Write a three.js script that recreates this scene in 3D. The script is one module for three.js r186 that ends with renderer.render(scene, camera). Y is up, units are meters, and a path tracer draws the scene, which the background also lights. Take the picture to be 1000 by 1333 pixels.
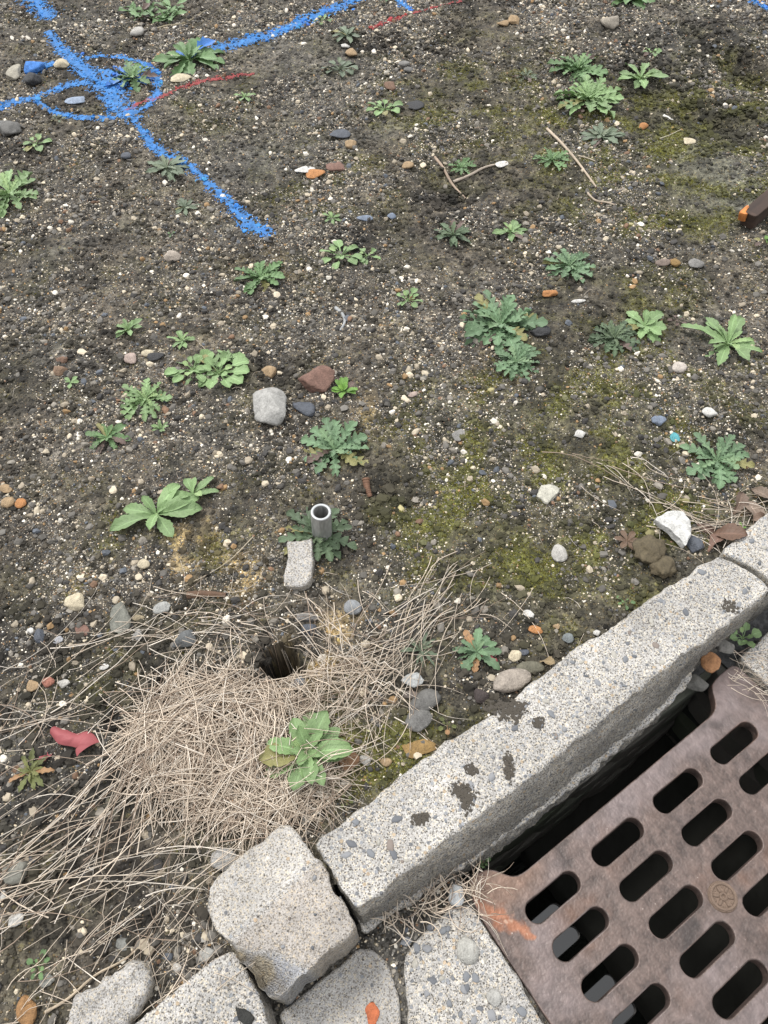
import * as THREE from 'three';
import { mergeGeometries, mergeVertices } from 'three/addons/utils/BufferGeometryUtils.js';

// ───────────────────────── camera, sky, sun, exposure ─────────────────────────
const scene = new THREE.Scene();
const EYE = new THREE.Vector3(0, 1.5, 0), PITCH = 54 * Math.PI / 180, ROLL = -2 * Math.PI / 180, FOCAL = 1001;
const camera = new THREE.PerspectiveCamera(2 * Math.atan(666.5 / FOCAL) * 180 / Math.PI, 0.75, 0.05, 600);
const FWD = new THREE.Vector3(0, -Math.sin(PITCH), -Math.cos(PITCH));
const R0 = new THREE.Vector3(1, 0, 0), U0 = R0.clone().cross(FWD);
const RIGHT = R0.clone().multiplyScalar(Math.cos(ROLL)).addScaledVector(U0, Math.sin(ROLL));
const UPV = U0.clone().multiplyScalar(Math.cos(ROLL)).addScaledVector(R0, -Math.sin(ROLL));
camera.position.copy(EYE);
camera.quaternion.setFromRotationMatrix(new THREE.Matrix4().makeBasis(RIGHT, UPV, FWD.clone().negate()));
scene.add(camera);

const SUN_DIR = new THREE.Vector3(-0.35, 1, -0.35).normalize();
{ // overcast sky: brighter towards the zenith and round the veiled sun
  const w = 256, h = 128, d = new Float32Array(w * h * 4);
  for (let j = 0; j < h; j++) for (let i = 0; i < w; i++) {
    const th = (j + .5) / h * Math.PI - Math.PI / 2, ph = (i + .5) / w * 2 * Math.PI;
    const s = Math.sin(th), dir = new THREE.Vector3(Math.cos(th) * Math.cos(ph - Math.PI), s, Math.cos(th) * Math.sin(ph - Math.PI));
    let L = s > 0 ? (0.36 + 0.46 * s) : 0.12;
    if (s > 0) L += 0.5 * Math.pow(Math.max(0, dir.dot(SUN_DIR)), 6);
    const k = (j * w + i) * 4;
    d[k] = L * .985; d[k + 1] = L * 1.0; d[k + 2] = L * 1.03; d[k + 3] = 1;
  }
  const t = new THREE.DataTexture(d, w, h, THREE.RGBAFormat, THREE.FloatType);
  t.mapping = THREE.EquirectangularReflectionMapping; t.magFilter = THREE.LinearFilter; t.needsUpdate = true;
  scene.background = t; scene.environment = t;
}
const sun = new THREE.DirectionalLight(new THREE.Color(1, .97, .92), 1.5);
sun.position.copy(SUN_DIR).multiplyScalar(12); sun.castShadow = true; sun.shadow.radius = 24;
sun.shadow.mapSize.set(2048, 2048);
Object.assign(sun.shadow.camera, { left: -4, right: 4, top: 6, bottom: -4, near: 1, far: 30 });
scene.add(sun);
const renderer = new THREE.WebGLRenderer({ antialias: true });
renderer.toneMapping = THREE.LinearToneMapping;
renderer.toneMappingExposure = 2.02;
renderer.shadowMap.enabled = true;
renderer.setSize(768, 1024);

// ───────────────────────── helpers ─────────────────────────
function rng(seed) { let a = seed >>> 0; return () => { a = a + 0x6D2B79F5 | 0; let t = Math.imul(a ^ a >>> 15, 1 | a); t = t + Math.imul(t ^ t >>> 7, 61 | t) ^ t; return ((t ^ t >>> 14) >>> 0) / 4294967296; }; }
const PERM = new Uint8Array(512); { const r = rng(77), p = [...Array(256).keys()]; for (let i = 255; i > 0; i--) { const j = Math.floor(r() * (i + 1)); [p[i], p[j]] = [p[j], p[i]]; } for (let i = 0; i < 512; i++) PERM[i] = p[i & 255]; }
const fade = t => t * t * t * (t * (t * 6 - 15) + 10), lerp = (a, b, t) => a + (b - a) * t, clamp = (x, a = 0, b = 1) => x < a ? a : x > b ? b : x;
const smooth = (a, b, x) => { const t = clamp((x - a) / (b - a)); return t * t * (3 - 2 * t); };
const gr2 = (h, x, y) => { switch (h & 7) { case 0: return x + y; case 1: return x - y; case 2: return -x + y; case 3: return -x - y; case 4: return 1.4 * x; case 5: return -1.4 * x; case 6: return 1.4 * y; default: return -1.4 * y; } };
function n2(x, y, per = 256) { // gradient noise about -0.7..0.7, repeats after per cells
  const xf = Math.floor(x), yf = Math.floor(y), fx = x - xf, fy = y - yf;
  const X = ((xf % per) + per) % per, Y = ((yf % per) + per) % per, X1 = (X + 1) % per, Y1 = (Y + 1) % per, u = fade(fx), v = fade(fy);
  const h = (a, b) => PERM[PERM[a & 255] + (b & 255)];
  return lerp(lerp(gr2(h(X, Y), fx, fy), gr2(h(X1, Y), fx - 1, fy), u), lerp(gr2(h(X, Y1), fx, fy - 1), gr2(h(X1, Y1), fx - 1, fy - 1), u), v) * .75;
}
const g3 = (h, x, y, z) => { h &= 15; const u = h < 8 ? x : y, v = h < 4 ? y : h === 12 || h === 14 ? x : z; return (h & 1 ? -u : u) + (h & 2 ? -v : v); };
function n3(x, y, z) {
  const xf = Math.floor(x), yf = Math.floor(y), zf = Math.floor(z), X = xf & 255, Y = yf & 255, Z = zf & 255; x -= xf; y -= yf; z -= zf;
  const u = fade(x), v = fade(y), w = fade(z), A = PERM[X] + Y, AA = PERM[A & 255] + Z, AB = PERM[A + 1 & 255] + Z, B = PERM[X + 1 & 255] + Y, BA = PERM[B & 255] + Z, BB = PERM[B + 1 & 255] + Z;
  const P = i => PERM[i & 511];
  return lerp(lerp(lerp(g3(P(AA), x, y, z), g3(P(BA), x - 1, y, z), u), lerp(g3(P(AB), x, y - 1, z), g3(P(BB), x - 1, y - 1, z), u), v),
    lerp(lerp(g3(P(AA + 1), x, y, z - 1), g3(P(BA + 1), x - 1, y, z - 1), u), lerp(g3(P(AB + 1), x, y - 1, z - 1), g3(P(BB + 1), x - 1, y - 1, z - 1), u), v), w);
}
const fbm = (x, y, o = 4) => { let s = 0, a = 1; for (let i = 0; i < o; i++) { s += a * n2(x, y); x = x * 2.03 + 17.3; y = y * 2.03 + 9.1; a *= .5; } return s; };
const hash2 = (i, j, k = 0) => { let h = Math.imul(i | 0, 374761393) + Math.imul(j | 0, 668265263) + Math.imul(k | 0, 974711) | 0; h = Math.imul(h ^ h >>> 13, 1274126177); h ^= h >>> 16; return (h >>> 0) / 4294967296; };
function worley(x, y, per, k) { // repeats after per cells: [distance to nearest, to second, id of nearest]
  const xi = Math.floor(x), yi = Math.floor(y); let a = 9, b = 9, id = 0;
  for (let j = -1; j <= 1; j++) for (let i = -1; i <= 1; i++) {
    const cx = xi + i, cy = yi + j, wx = ((cx % per) + per) % per, wy = ((cy % per) + per) % per;
    const dx = cx + hash2(wx, wy, k) - x, dy = cy + hash2(wx, wy, k + 1) - y, d = dx * dx + dy * dy;
    if (d < a) { b = a; a = d; id = hash2(wx, wy, k + 2); } else if (d < b) b = d;
  }
  return [Math.sqrt(a), Math.sqrt(b), id];
}
const names = {};
const numbered = n => { const k = names[n] = (names[n] ?? -1) + 1; return k ? `${n}_${String(k).padStart(3, '0')}` : n; };
function tag(o, label, category, group, kind) { o.userData.label = label; if (category) o.userData.category = category; if (group) o.userData.group = group; if (kind) o.userData.kind = kind; return o; }
function mesh(name, geo, mat, parent) { const m = new THREE.Mesh(geo, mat); m.castShadow = m.receiveShadow = true; if (parent) { m.name = name; parent.add(m); } else { m.name = numbered(name); scene.add(m); } return m; }
function group(name) { const g = new THREE.Group(); g.name = numbered(name); scene.add(g); return g; }
const lin2s = c => { c = clamp(c); return c <= .0031308 ? c * 12.92 : 1.055 * Math.pow(c, 1 / 2.4) - .055; };
function tex(n, fn, srgb, rep = true) { // fn(u, v) -> [r,g,b] linear
  const d = new Uint8Array(n * n * 4);
  for (let j = 0; j < n; j++) for (let i = 0; i < n; i++) { const c = fn((i + .5) / n, (j + .5) / n, i, j), k = (j * n + i) * 4; for (let q = 0; q < 3; q++) { const x = typeof c === 'number' ? c : c[q]; d[k + q] = Math.round(255 * (srgb ? lin2s(x) : clamp(x))); } d[k + 3] = 255; }
  const t = new THREE.DataTexture(d, n, n); t.magFilter = THREE.LinearFilter; t.minFilter = THREE.LinearMipmapLinearFilter; t.generateMipmaps = true;
  if (srgb) t.colorSpace = THREE.SRGBColorSpace; if (rep) t.wrapS = t.wrapT = THREE.RepeatWrapping; t.needsUpdate = true; return t;
}
function pair(n, fn) { // one pass, a colour map and a height map; fn -> [r,g,b,h]
  const col = new Float32Array(n * n * 4); for (let j = 0; j < n; j++) for (let i = 0; i < n; i++) col.set(fn((i + .5) / n, (j + .5) / n), (j * n + i) * 4);
  return [tex(n, (u, v, i, j) => col.subarray((j * n + i) * 4, (j * n + i) * 4 + 3), true), tex(n, (u, v, i, j) => col[(j * n + i) * 4 + 3], false)];
}
const rep = (t, r) => { const c = t.clone(); c.repeat.set(r, r); c.needsUpdate = true; return c; };
const C = (r, g, b) => new THREE.Color().setRGB(r, g, b);

// where the sight line through a point of the frame (1000 x 1333) meets the level y
function at(px, py, Y = 0) {
  const d = FWD.clone().addScaledVector(RIGHT, (px - 500) / FOCAL).addScaledVector(UPV, (666.5 - py) / FOCAL);
  return d.multiplyScalar((Y - EYE.y) / d.y).add(EYE);
}
const unit = p => p.clone().sub(EYE).dot(FWD) / FOCAL; // metres that one such pixel spans at p
// kerb axes: s along the kerb, t across it towards the street
const KA = 33.4 * Math.PI / 180, KO = [-.07, -.22];
const toST = (x, z) => [(x - KO[0]) * Math.cos(KA) - (z - KO[1]) * Math.sin(KA), (x - KO[0]) * Math.sin(KA) + (z - KO[1]) * Math.cos(KA)];
const fromST = (s, t) => [KO[0] + s * Math.cos(KA) + t * Math.sin(KA), KO[1] - s * Math.sin(KA) + t * Math.cos(KA)];
function kerbBase(o, s = 0, y = 0, t = 0) { const [x, z] = fromST(s, t); o.position.set(x, y, z); o.rotation.y = KA; return o; }

// ───────────────────────── materials ─────────────────────────
const [soilMap, soilBump] = pair(1024, (u, v) => { // 1.2 m of gritty soil, about mid grey: tinted by the vertex colours
  const a = n2(u * 9, v * 9, 9) * .5 + n2(u * 31, v * 31, 31) * .35 + n2(u * 90, v * 90, 90) * .3 + n2(u * 230, v * 230, 230) * .25;
  let b = .40 + .42 * a, h = .5 + .42 * a, r = 1, g = 1, bl = 1;
  const [d1, d2, id] = worley(u * 230, v * 230, 230, 3), e = d2 - d1;
  if (id > .62 && d1 < .45) { const k = (id - .62) / .38; b = k > .8 ? .95 : k > .55 ? .7 : k > .3 ? .5 : .16; h += .22; if (hash2(Math.floor(id * 1e6), 5) > .6) { g = .85; bl = .62; } }
  const w2 = worley(u * 95, v * 95, 95, 13);
  if (w2[2] > .8 && w2[0] < .42) { b = w2[2] > .95 ? .9 : w2[2] > .88 ? .55 : .2; h += .35 * (1 - w2[0] / .5); if (w2[2] > .965) bl = .7; }
  b *= .6 + .6 * smooth(0, .25, e); b *= .55 + .75 * smooth(-.5, .45, n2(u * 55, v * 55, 55) + .6 * n2(u * 140, v * 140, 140));
  return [b * r, b * g, b * bl, h];
});
const soilMat = new THREE.MeshStandardMaterial({ map: soilMap, bumpMap: soilBump, bumpScale: .011, roughness: .93, vertexColors: true });
function concrete(seed, base, contrast, big, tint) { // exposed aggregate; 0.6 m tile
  return pair(1024, (u, v) => {
    const m = n2(u * 5, v * 5, 5) * .5 + n2(u * 17, v * 17, 17) * .4 + n2(u * 60, v * 60, 60) * .3;
    let r = base * (1 + .34 * m), g = r * .975, b = r * .935, h = .45 + .12 * m;
    const f = worley(u * 250, v * 250, 250, seed); // sand 3 mm
    const k = 1 + contrast * (f[2] - .5) * 1.5 * smooth(.6, .3, f[0]); r *= k; g *= k; b *= k; h += .22 * (f[2] > .4 ? 1 : -.5) * smooth(.55, .2, f[0]);
    if (f[2] > .86) { g *= .93; b *= .8; } else if (f[2] < .2) { r *= .75; g *= .72; b *= .68; }
    const w = worley(u * 74, v * 74, 74, seed + 7); // pea gravel 6-9 mm
    if (w[2] > 1 - big && w[0] < .40 + .1 * n2(u * 160, v * 160, 160)) {
      const q = (w[2] - 1 + big) / big, c = q < .3 ? [.235, .245, .26] : q < .42 ? [.14, .145, .155] : q < .7 ? [.36, .35, .33] : q < .85 ? [.50, .47, .42] : [.36, .29, .21];
      const z = .85 + .3 * hash2(Math.floor(w[2] * 1e6), 3); r = c[0] * z; g = c[1] * z; b = c[2] * z; h += .15;
    }
    const pit = worley(u * 40, v * 40, 40, seed + 17); if (pit[2] > .82 && pit[0] < .09 + .06 * n2(u * 120, v * 120, 120)) { r *= .35; g *= .34; b *= .33; h -= .5; }
    return [r * tint[0], g * tint[1], b * tint[2], h];
  });
}
const [kerbMap, kerbBump] = concrete(31, .335, 1.15, .24, [1, .985, .965]);
const [fineMap, fineBump] = concrete(57, .33, .7, .03, [1, .985, .97]);
const UVK = 1 / .6;
const kerbMat = new THREE.MeshStandardMaterial({ map: rep(kerbMap, UVK), bumpMap: rep(kerbBump, UVK), bumpScale: .004, roughness: .92, vertexColors: true });
const fineMat = new THREE.MeshStandardMaterial({ map: rep(fineMap, UVK), bumpMap: rep(fineBump, UVK), bumpScale: .004, roughness: .92, vertexColors: true });
const rockMap = tex(512, (u, v) => { const a = n2(u * 6, v * 6, 6) * .5 + n2(u * 19, v * 19, 19) * .45 + n2(u * 60, v * 60, 60) * .4 + n2(u * 150, v * 150, 150) * .3; return clamp(.72 + .5 * a, .15, 1); }, true);
const rockBump = tex(512, (u, v) => .5 + n2(u * 9, v * 9, 9) * .3 + n2(u * 31, v * 31, 31) * .35 + n2(u * 90, v * 90, 90) * .25, false);
const rockMats = new Map();
function rockMat(c, rough = .85) { const k = c.join() + rough; if (!rockMats.has(k)) rockMats.set(k, new THREE.MeshStandardMaterial({ color: C(...c), map: rep(rockMap, 12), bumpMap: rep(rockBump, 12), bumpScale: .002, roughness: rough })); return rockMats.get(k); }
const plain = (c, rough = .85, extra = {}) => new THREE.MeshStandardMaterial({ color: C(...c), roughness: rough, ...extra });

function boxUV(g) { // metres, projected along the main axis of each face
  const n = g.index ? g.toNonIndexed() : g, p = n.attributes.position, uv = new Float32Array(p.count * 2), a = new THREE.Vector3(), b = new THREE.Vector3(), c = new THREE.Vector3();
  for (let i = 0; i < p.count; i += 3) {
    a.fromBufferAttribute(p, i); b.fromBufferAttribute(p, i + 1); c.fromBufferAttribute(p, i + 2);
    const q = b.clone().sub(a).cross(c.clone().sub(a)), x = Math.abs(q.x), y = Math.abs(q.y), z = Math.abs(q.z);
    [a, b, c].forEach((w, k) => { const o = (i + k) * 2; if (y >= x && y >= z) { uv[o] = w.x; uv[o + 1] = w.z; } else if (x >= z) { uv[o] = w.z + .31; uv[o + 1] = w.y; } else { uv[o] = w.x + .17; uv[o + 1] = w.y; } });
  }
  n.setAttribute('uv', new THREE.BufferAttribute(uv, 2)); return n;
}

// ───────────────────────── ground ─────────────────────────
const blobs = (list) => list.map(([px, py, r, a = 1]) => { const p = at(px, py), u = unit(p); return [p.x, p.z, r * u, a]; });
const blobSum = (bl, x, z) => { let s = 0; for (const [bx, bz, r, a] of bl) { const d2 = ((x - bx) ** 2 + (z - bz) ** 2) / (r * r); if (d2 < 6) s += a * Math.exp(-d2); } return s; };
const MOSS = blobs([[700, 640, 130], [820, 660, 120, .9], [640, 720, 100, .8], [880, 170, 110, 1.1], [820, 240, 110, .9], [960, 110, 70, .8], [740, 150, 60, .6], [590, 150, 110, .55], [650, 90, 80, .4], [800, 500, 120, .6], [450, 960, 60, .7], [560, 960, 60, .8], [120, 700, 40, .6], [280, 730, 60, .5], [480, 1000, 60, .7], [750, 760, 70, .5], [600, 560, 90, .35], [540, 640, 90, .3], [850, 380, 70, .4], [960, 500, 60, .4], [420, 240, 80, .3], [260, 140, 50, .5], [160, 880, 50, .3], [900, 250, 90, .6], [700, 560, 90, .5]]);
const SAND = blobs([[245, 712, 34, 1], [320, 745, 26, .9], [430, 835, 40, 1.1], [400, 870, 30, .8], [545, 972, 22, .9], [100, 755, 26, .5], [300, 770, 40, .5], [480, 540, 40, .35], [350, 340, 40, .2], [650, 500, 50, .25]]);
const DARK = blobs([[895, 50, 24, 1], [925, 66, 24, 1], [955, 82, 24, 1], [935, 155, 24, .8], [485, 57, 24, .8], [372, 858, 26, 1.2], [565, 250, 30, .8], [500, 640, 26, .8], [500, 650, 50, .9], [380, 480, 60, .3], [120, 480, 60, .5], [590, 250, 60, .7], [700, 340, 80, .3], [860, 90, 90, .7], [960, 170, 70, .6], [60, 830, 70, .6], [100, 1000, 90, .7], [560, 60, 60, .6], [200, 900, 120, .5], [370, 860, 40, 1], [80, 1120, 80, .6], [170, 1200, 90, .4], [690, 790, 60, .4], [620, 890, 50, .6], [950, 145, 60, .6], [860, 690, 60, .4]]);  // hole blobs paint its inner shade into the colour; the rest is dark soil
const GREY = blobs([[920, 215, 80, 1], [960, 260, 50, .8], [330, 200, 90, .4], [870, 60, 60, .6], [430, 110, 80, .35], [110, 30, 60, .3], [930, 440, 50, .4], [360, 60, 60, .4], [620, 375, 30, .3]]);
const GRIT = blobs([[250, 590, 150, .7], [100, 620, 120, .4], [150, 250, 200, .4], [300, 300, 150, .3], [420, 420, 150, .3], [850, 300, 80, .5], [720, 530, 60, .5], [800, 60, 80, .5], [700, 820, 60, .5], [60, 720, 90, .5], [550, 480, 100, .3], [190, 350, 130, .5]]);
const LUMPS = blobs([[375, 640, 40, .02], [520, 655, 40, -.018], [590, 235, 50, -.03], [850, 40, 130, .05], [970, 95, 40, -.035], [905, 150, 60, -.025], [950, 215, 60, .03], [40, 100, 60, .03], [560, 60, 50, -.02], [330, 960, 150, .015], [640, 880, 40, -.012], [865, 38, 20, -.03], [895, 50, 20, -.035], [925, 66, 20, -.04], [955, 82, 20, -.04], [990, 98, 22, -.04], [930, 45, 26, .03], [975, 70, 26, .035], [900, 140, 22, -.03], [935, 155, 20, -.03], [965, 170, 22, -.03], [985, 150, 24, .025], [470, 60, 16, -.02], [500, 55, 16, -.02], [565, 235, 16, -.02], [600, 262, 20, -.022], [560, 290, 20, -.015], [490, 640, 22, -.02], [540, 650, 22, -.02], [515, 665, 18, .012]]);
const HOLE = [.135, -.487, .038, .034]; // kerb axes: s, t, half sizes
function height(x, z) {
  const [s, t] = toST(x, z);
  let y = .022 * n2(x * 1.1 + 3, z * 1.1) + .014 * n2(x * 3.7 + 7, z * 3.7 + 2) + .008 * n2(x * 9 + 1, z * 9) + .0058 * n2(x * 24, z * 24 + 5) + .0036 * n2(x * 61, z * 61) + .0022 * n2(x * 120 + 4, z * 120);
  const rough = smooth(-.1, .5, n2(x * 2.2 + 11, z * 2.2 + 4)); y += rough * .009 * Math.abs(n2(x * 34 + 9, z * 34 + 3));
  y += blobSum(LUMPS, x, z);
  const k = smooth(-.42, -.16, t); y = y * (1 - .6 * k) + k * lerp(-.006, -.05, smooth(-.12, -.33, s)) * 1;
  y -= .05 * smooth(-.32, -.55, s) * smooth(-.6, -.1, t) * .5;
  const hx = Math.abs(s - HOLE[0]) / HOLE[2], hz = Math.abs(t - HOLE[1]) / HOLE[3], hd = Math.pow(hx ** 4 + hz ** 4, .25) + .35 * n2(x * 30, z * 30) + .2 * n2(x * 80, z * 80);
  y -= .17 * smooth(1.15, .85, hd);
  return y;
}
const GX0 = -2.35, GZ0 = -4.95, CELL = .0074, NX = 636, NZ = 735;
const HY = new Float32Array(NX * NZ);
for (let j = 0; j < NZ; j++) for (let i = 0; i < NX; i++) { const e = Math.min(i, j, NX - 1 - i, NZ - 1 - j); HY[j * NX + i] = lerp(-.22, height(GX0 + i * CELL, GZ0 + j * CELL), smooth(0, 22, e)); }
function groundY(x, z) { const a = clamp((x - GX0) / CELL, 0, NX - 1.001), b = clamp((z - GZ0) / CELL, 0, NZ - 1.001), i = Math.floor(a), j = Math.floor(b), u = a - i, v = b - j, k = j * NX + i; return lerp(lerp(HY[k], HY[k + 1], u), lerp(HY[k + NX], HY[k + NX + 1], u), v); }
function onGround(px, py) { let p = at(px, py); for (let k = 0; k < 4; k++) p = at(px, py, groundY(p.x, p.z)); return p; }
const mossAt = (x, z) => clamp(blobSum(MOSS, x, z) * 1.0 + .15) * smooth(-.3, .55, fbm(x * 7 + 3, z * 7 + 8, 4) + .25 * n2(x * 40, z * 40));
const gritAt = (x, z) => clamp(.42 + blobSum(GRIT, x, z) * .6 + 1.3 * fbm(x * 3 + 1, z * 3 + 5, 4) + .6 * n2(x * 22, z * 22) - .6 * blobSum(GREY, x, z), .04, 1.5);
function soilColour(x, z) {
  const a = fbm(x * 2.1 + 5, z * 2.1 + 1, 4), b = fbm(x * 8 + 2, z * 8 + 4, 3);
  let c = [.074, .063, .048].map((v, k) => v * (1 + .75 * a + .45 * b));
  const mix = (d, w) => { w = clamp(w); c = c.map((v, k) => lerp(v, d[k], w)); };
  mix([.155, .146, .128], .5 * smooth(.1, .8, fbm(x * 3.3 + 20, z * 3.3 + 7, 3)));
  mix([.20, .20, .185], blobSum(GREY, x, z) * .6);
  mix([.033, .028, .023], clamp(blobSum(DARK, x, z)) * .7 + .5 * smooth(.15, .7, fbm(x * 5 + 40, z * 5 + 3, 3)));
  mix([.37, .27, .13], blobSum(SAND, x, z) * smooth(-.25, .35, fbm(x * 14, z * 14 + 6, 3)) * 1.1);
  mix([.066, .062, .026], clamp(blobSum(MOSS, x, z)) * .55);
  mix([.115, .118, .024], mossAt(x, z) * .75);
  const q = clamp(.92 + .75 * fbm(x * 16 + 60, z * 16 + 8, 3) + .3 * n2(x * 70, z * 70), .3, 1.6); return c.map(v => v * q);
}
{
  const pos = new Float32Array(NX * NZ * 3), uv = new Float32Array(NX * NZ * 2), col = new Float32Array(NX * NZ * 3), idx = [], keep = new Uint8Array(NX * NZ);
  for (let j = 0; j < NZ; j++) for (let i = 0; i < NX; i++) {
    const k = j * NX + i, x = GX0 + i * CELL, z = GZ0 + j * CELL; pos.set([x, HY[k], z], k * 3); uv.set([x / 1.2, z / 1.2], k * 2);
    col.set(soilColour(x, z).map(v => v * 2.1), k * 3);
    keep[k] = toST(x, z)[1] < (toST(x, z)[0] < -.2 ? -.03 : -.06) ? 1 : 0;
  }
  for (let j = 0; j < NZ - 1; j++) for (let i = 0; i < NX - 1; i++) { const k = j * NX + i; if (keep[k] && keep[k + 1] && keep[k + NX] && keep[k + NX + 1]) idx.push(k, k + NX, k + 1, k + 1, k + NX, k + NX + 1); }
  const g = new THREE.BufferGeometry(); g.setAttribute('position', new THREE.BufferAttribute(pos, 3)); g.setAttribute('uv', new THREE.BufferAttribute(uv, 2)); g.setAttribute('color', new THREE.BufferAttribute(col, 3)); g.setIndex(idx); g.computeVertexNormals();
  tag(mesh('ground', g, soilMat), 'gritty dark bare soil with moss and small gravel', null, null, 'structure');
  // the same soil, going on around to the horizon on this side of the kerb
  const f = new THREE.PlaneGeometry(240, 120, 24, 12); f.rotateX(-Math.PI / 2); f.translate(0, 0, -60.08);
  const n = f.attributes.position.count; f.setAttribute('color', new THREE.BufferAttribute(new Float32Array(n * 3).map((_, q) => [.2, .18, .15][q % 3]), 3));
  const q = f.attributes.uv; for (let k = 0; k < n; k++) q.setXY(k, f.attributes.position.getX(k) / 1.2, f.attributes.position.getZ(k) / 1.2);
  const o = mesh('terrain', f, soilMat); kerbBase(o, 0, -.2, 0); tag(o, 'bare soil going on away from the kerb', null, null, 'structure');
}
// road side: a sheet with an opening over the catch basin
const PIT = { s0: .205, s1: .985, t0: .018, t1: .65 };
{
  const s = new THREE.Shape([[-120, .055], [120, .055], [120, -120], [-120, -120]].map(p => new THREE.Vector2(p[0], p[1])));
  s.holes.push(new THREE.Path([[PIT.s0, -PIT.t0], [PIT.s1, -PIT.t0], [PIT.s1, -PIT.t1], [PIT.s0, -PIT.t1]].map(p => new THREE.Vector2(p[0], p[1]))));
  const g = new THREE.ShapeGeometry(s); g.rotateX(-Math.PI / 2);
  const asphalt = tex(512, (u, v) => { const w = worley(u * 90, v * 90, 90, 71); return clamp(.055 + .05 * (w[2] - .4) + .03 * n2(u * 12, v * 12, 12), .02, .2); }, true);
  const o = mesh('road', g, new THREE.MeshStandardMaterial({ map: rep(asphalt, 1.2), bumpMap: rep(soilBump, 1.2), bumpScale: .004, roughness: .9 }));
  kerbBase(o, 0, -.155, 0); tag(o, 'dark road bed under the gutter slabs', null, null, 'structure');
}

// ───────────────────────── kerb stones and gutter slabs ─────────────────────────
// outline in kerb axes; rings of points up the sides, over a worn edge and in to the middle of the top
function roughBlock(outline, yTop, yBot, o = {}) {
  const { res = .007, edge = .006, rag = .004, side = .003, top = .0025, topFn = () => 0, seed = 1, sideDark = 1, batter = () => 0, tint = null } = o;
  const P = []; for (let i = 0; i < outline.length; i++) { const a = outline[i], b = outline[(i + 1) % outline.length], L = Math.hypot(b[0] - a[0], b[1] - a[1]), n = Math.max(1, Math.round(L / res)); for (let k = 0; k < n; k++) P.push([lerp(a[0], b[0], k / n), lerp(a[1], b[1], k / n)]); }
  const N = P.length, area = P.reduce((s, p, i) => { const q = P[(i + 1) % N]; return s + p[0] * q[1] - q[0] * p[1]; }, 0);
  for (let pass = 0; pass < 2; pass++) { const c = P.map(p => [...p]); for (let i = 0; i < N; i++) for (let q = 0; q < 2; q++) P[i][q] = (c[(i + N - 1) % N][q] + 2 * c[i][q] + c[(i + 1) % N][q]) / 4; }
  const nor = P.map((p, i) => { const a = P[(i + N - 1) % N], b = P[(i + 1) % N], dx = b[0] - a[0], dy = b[1] - a[1], l = Math.hypot(dx, dy) || 1, sg = area > 0 ? 1 : -1; return [dy / l * sg, -dx / l * sg]; });
  const xs = P.map(p => p[0]), ys = P.map(p => p[1]), s0 = Math.min(...xs), s1 = Math.max(...xs), t0 = Math.min(...ys), t1 = Math.max(...ys), half = Math.min(s1 - s0, t1 - t0) / 2;
  const along = s1 - s0 > t1 - t0, mid = p => along ? [clamp(p[0], s0 + half, s1 - half), (t0 + t1) / 2] : [(s0 + s1) / 2, clamp(p[1], t0 + half, t1 - half)];
  const rings = [], nSide = Math.max(2, Math.round((yTop - yBot - edge) / res));
  for (let k = 0; k <= nSide; k++) rings.push({ y: lerp(yBot, yTop - edge, k / nSide), inset: 0 });
  for (const a of [.35, .7, 1]) rings.push({ y: yTop - edge + edge * Math.sin(a * Math.PI / 2), inset: edge * (1 - Math.cos(a * Math.PI / 2)) });
  const nTop = Math.max(3, Math.round(half / res)); for (let k = 1; k <= nTop; k++) rings.push({ y: yTop, inset: edge, in: k / nTop });
  const pos = [], col = [], idx = [];
  rings.forEach((r, k) => P.forEach((p, i) => {
    const rg = rag * (n2(p[0] * 28 + seed, p[1] * 28) + .6 * n2(p[0] * 80 + seed, p[1] * 80)) - rag * 2.2 * Math.max(0, n2(p[0] * 9 + seed * 3, p[1] * 9) - .22);
    let s = p[0] + nor[i][0] * (rg - r.inset), t = p[1] + nor[i][1] * (rg - r.inset);
    if (r.in) { const m = mid(p); s = lerp(s, m[0], r.in * .999); t = lerp(t, m[1], r.in * .999); }
    let y = r.y; const isTop = k > nSide; if (nor[i][1] > .5) t += batter(s) * (yTop - y) * (r.in ? 0 : 1);
    if (!isTop) { const d = side * (n3(s * 30 + seed, y * 30, t * 30) + .6 * n3(s * 90, y * 90 + seed, t * 90)) ; s += nor[i][0] * d; t += nor[i][1] * d; }
    const w = clamp((k - nSide + 1) / 3);
    y += w * (top * (n2(s * 14 + seed, t * 14) + .7 * n2(s * 55, t * 55 + seed) + .4 * n2(s * 120, t * 120)) + topFn(s, t)) - (isTop ? 0 : 0);
    pos.push(s, y, t);
    const g = clamp(1 + .28 * fbm(s * 6 + seed, t * 6 + y * 9, 3), .6, 1.15) * (isTop ? 1 : lerp(1, .48, sideDark * clamp(.15 + .5 * n2(s * 11 + seed, y * 30) + .9 * smooth(yTop - .01, yTop - .11, y))));  // side colour darkens towards the foot, broken up by noise
    const tt = tint ? tint(s, t) : [1, 1, 1]; col.push(g * tt[0], g * (isTop ? 1 : .99) * tt[1], g * (isTop ? 1 : .95) * tt[2]);
  }));
  for (let k = 0; k < rings.length - 1; k++) for (let i = 0; i < N; i++) { const j = (i + 1) % N, a = k * N + i, b = k * N + j, c = a + N, d = b + N; if (area < 0) idx.push(a, b, c, b, d, c); else idx.push(a, c, b, b, c, d); }
  const g = new THREE.BufferGeometry(); g.setAttribute('position', new THREE.Float32BufferAttribute(pos, 3)); g.setAttribute('color', new THREE.Float32BufferAttribute(col, 3)); g.setIndex(idx); g.computeVertexNormals();
  return boxUV(g);
}
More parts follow.
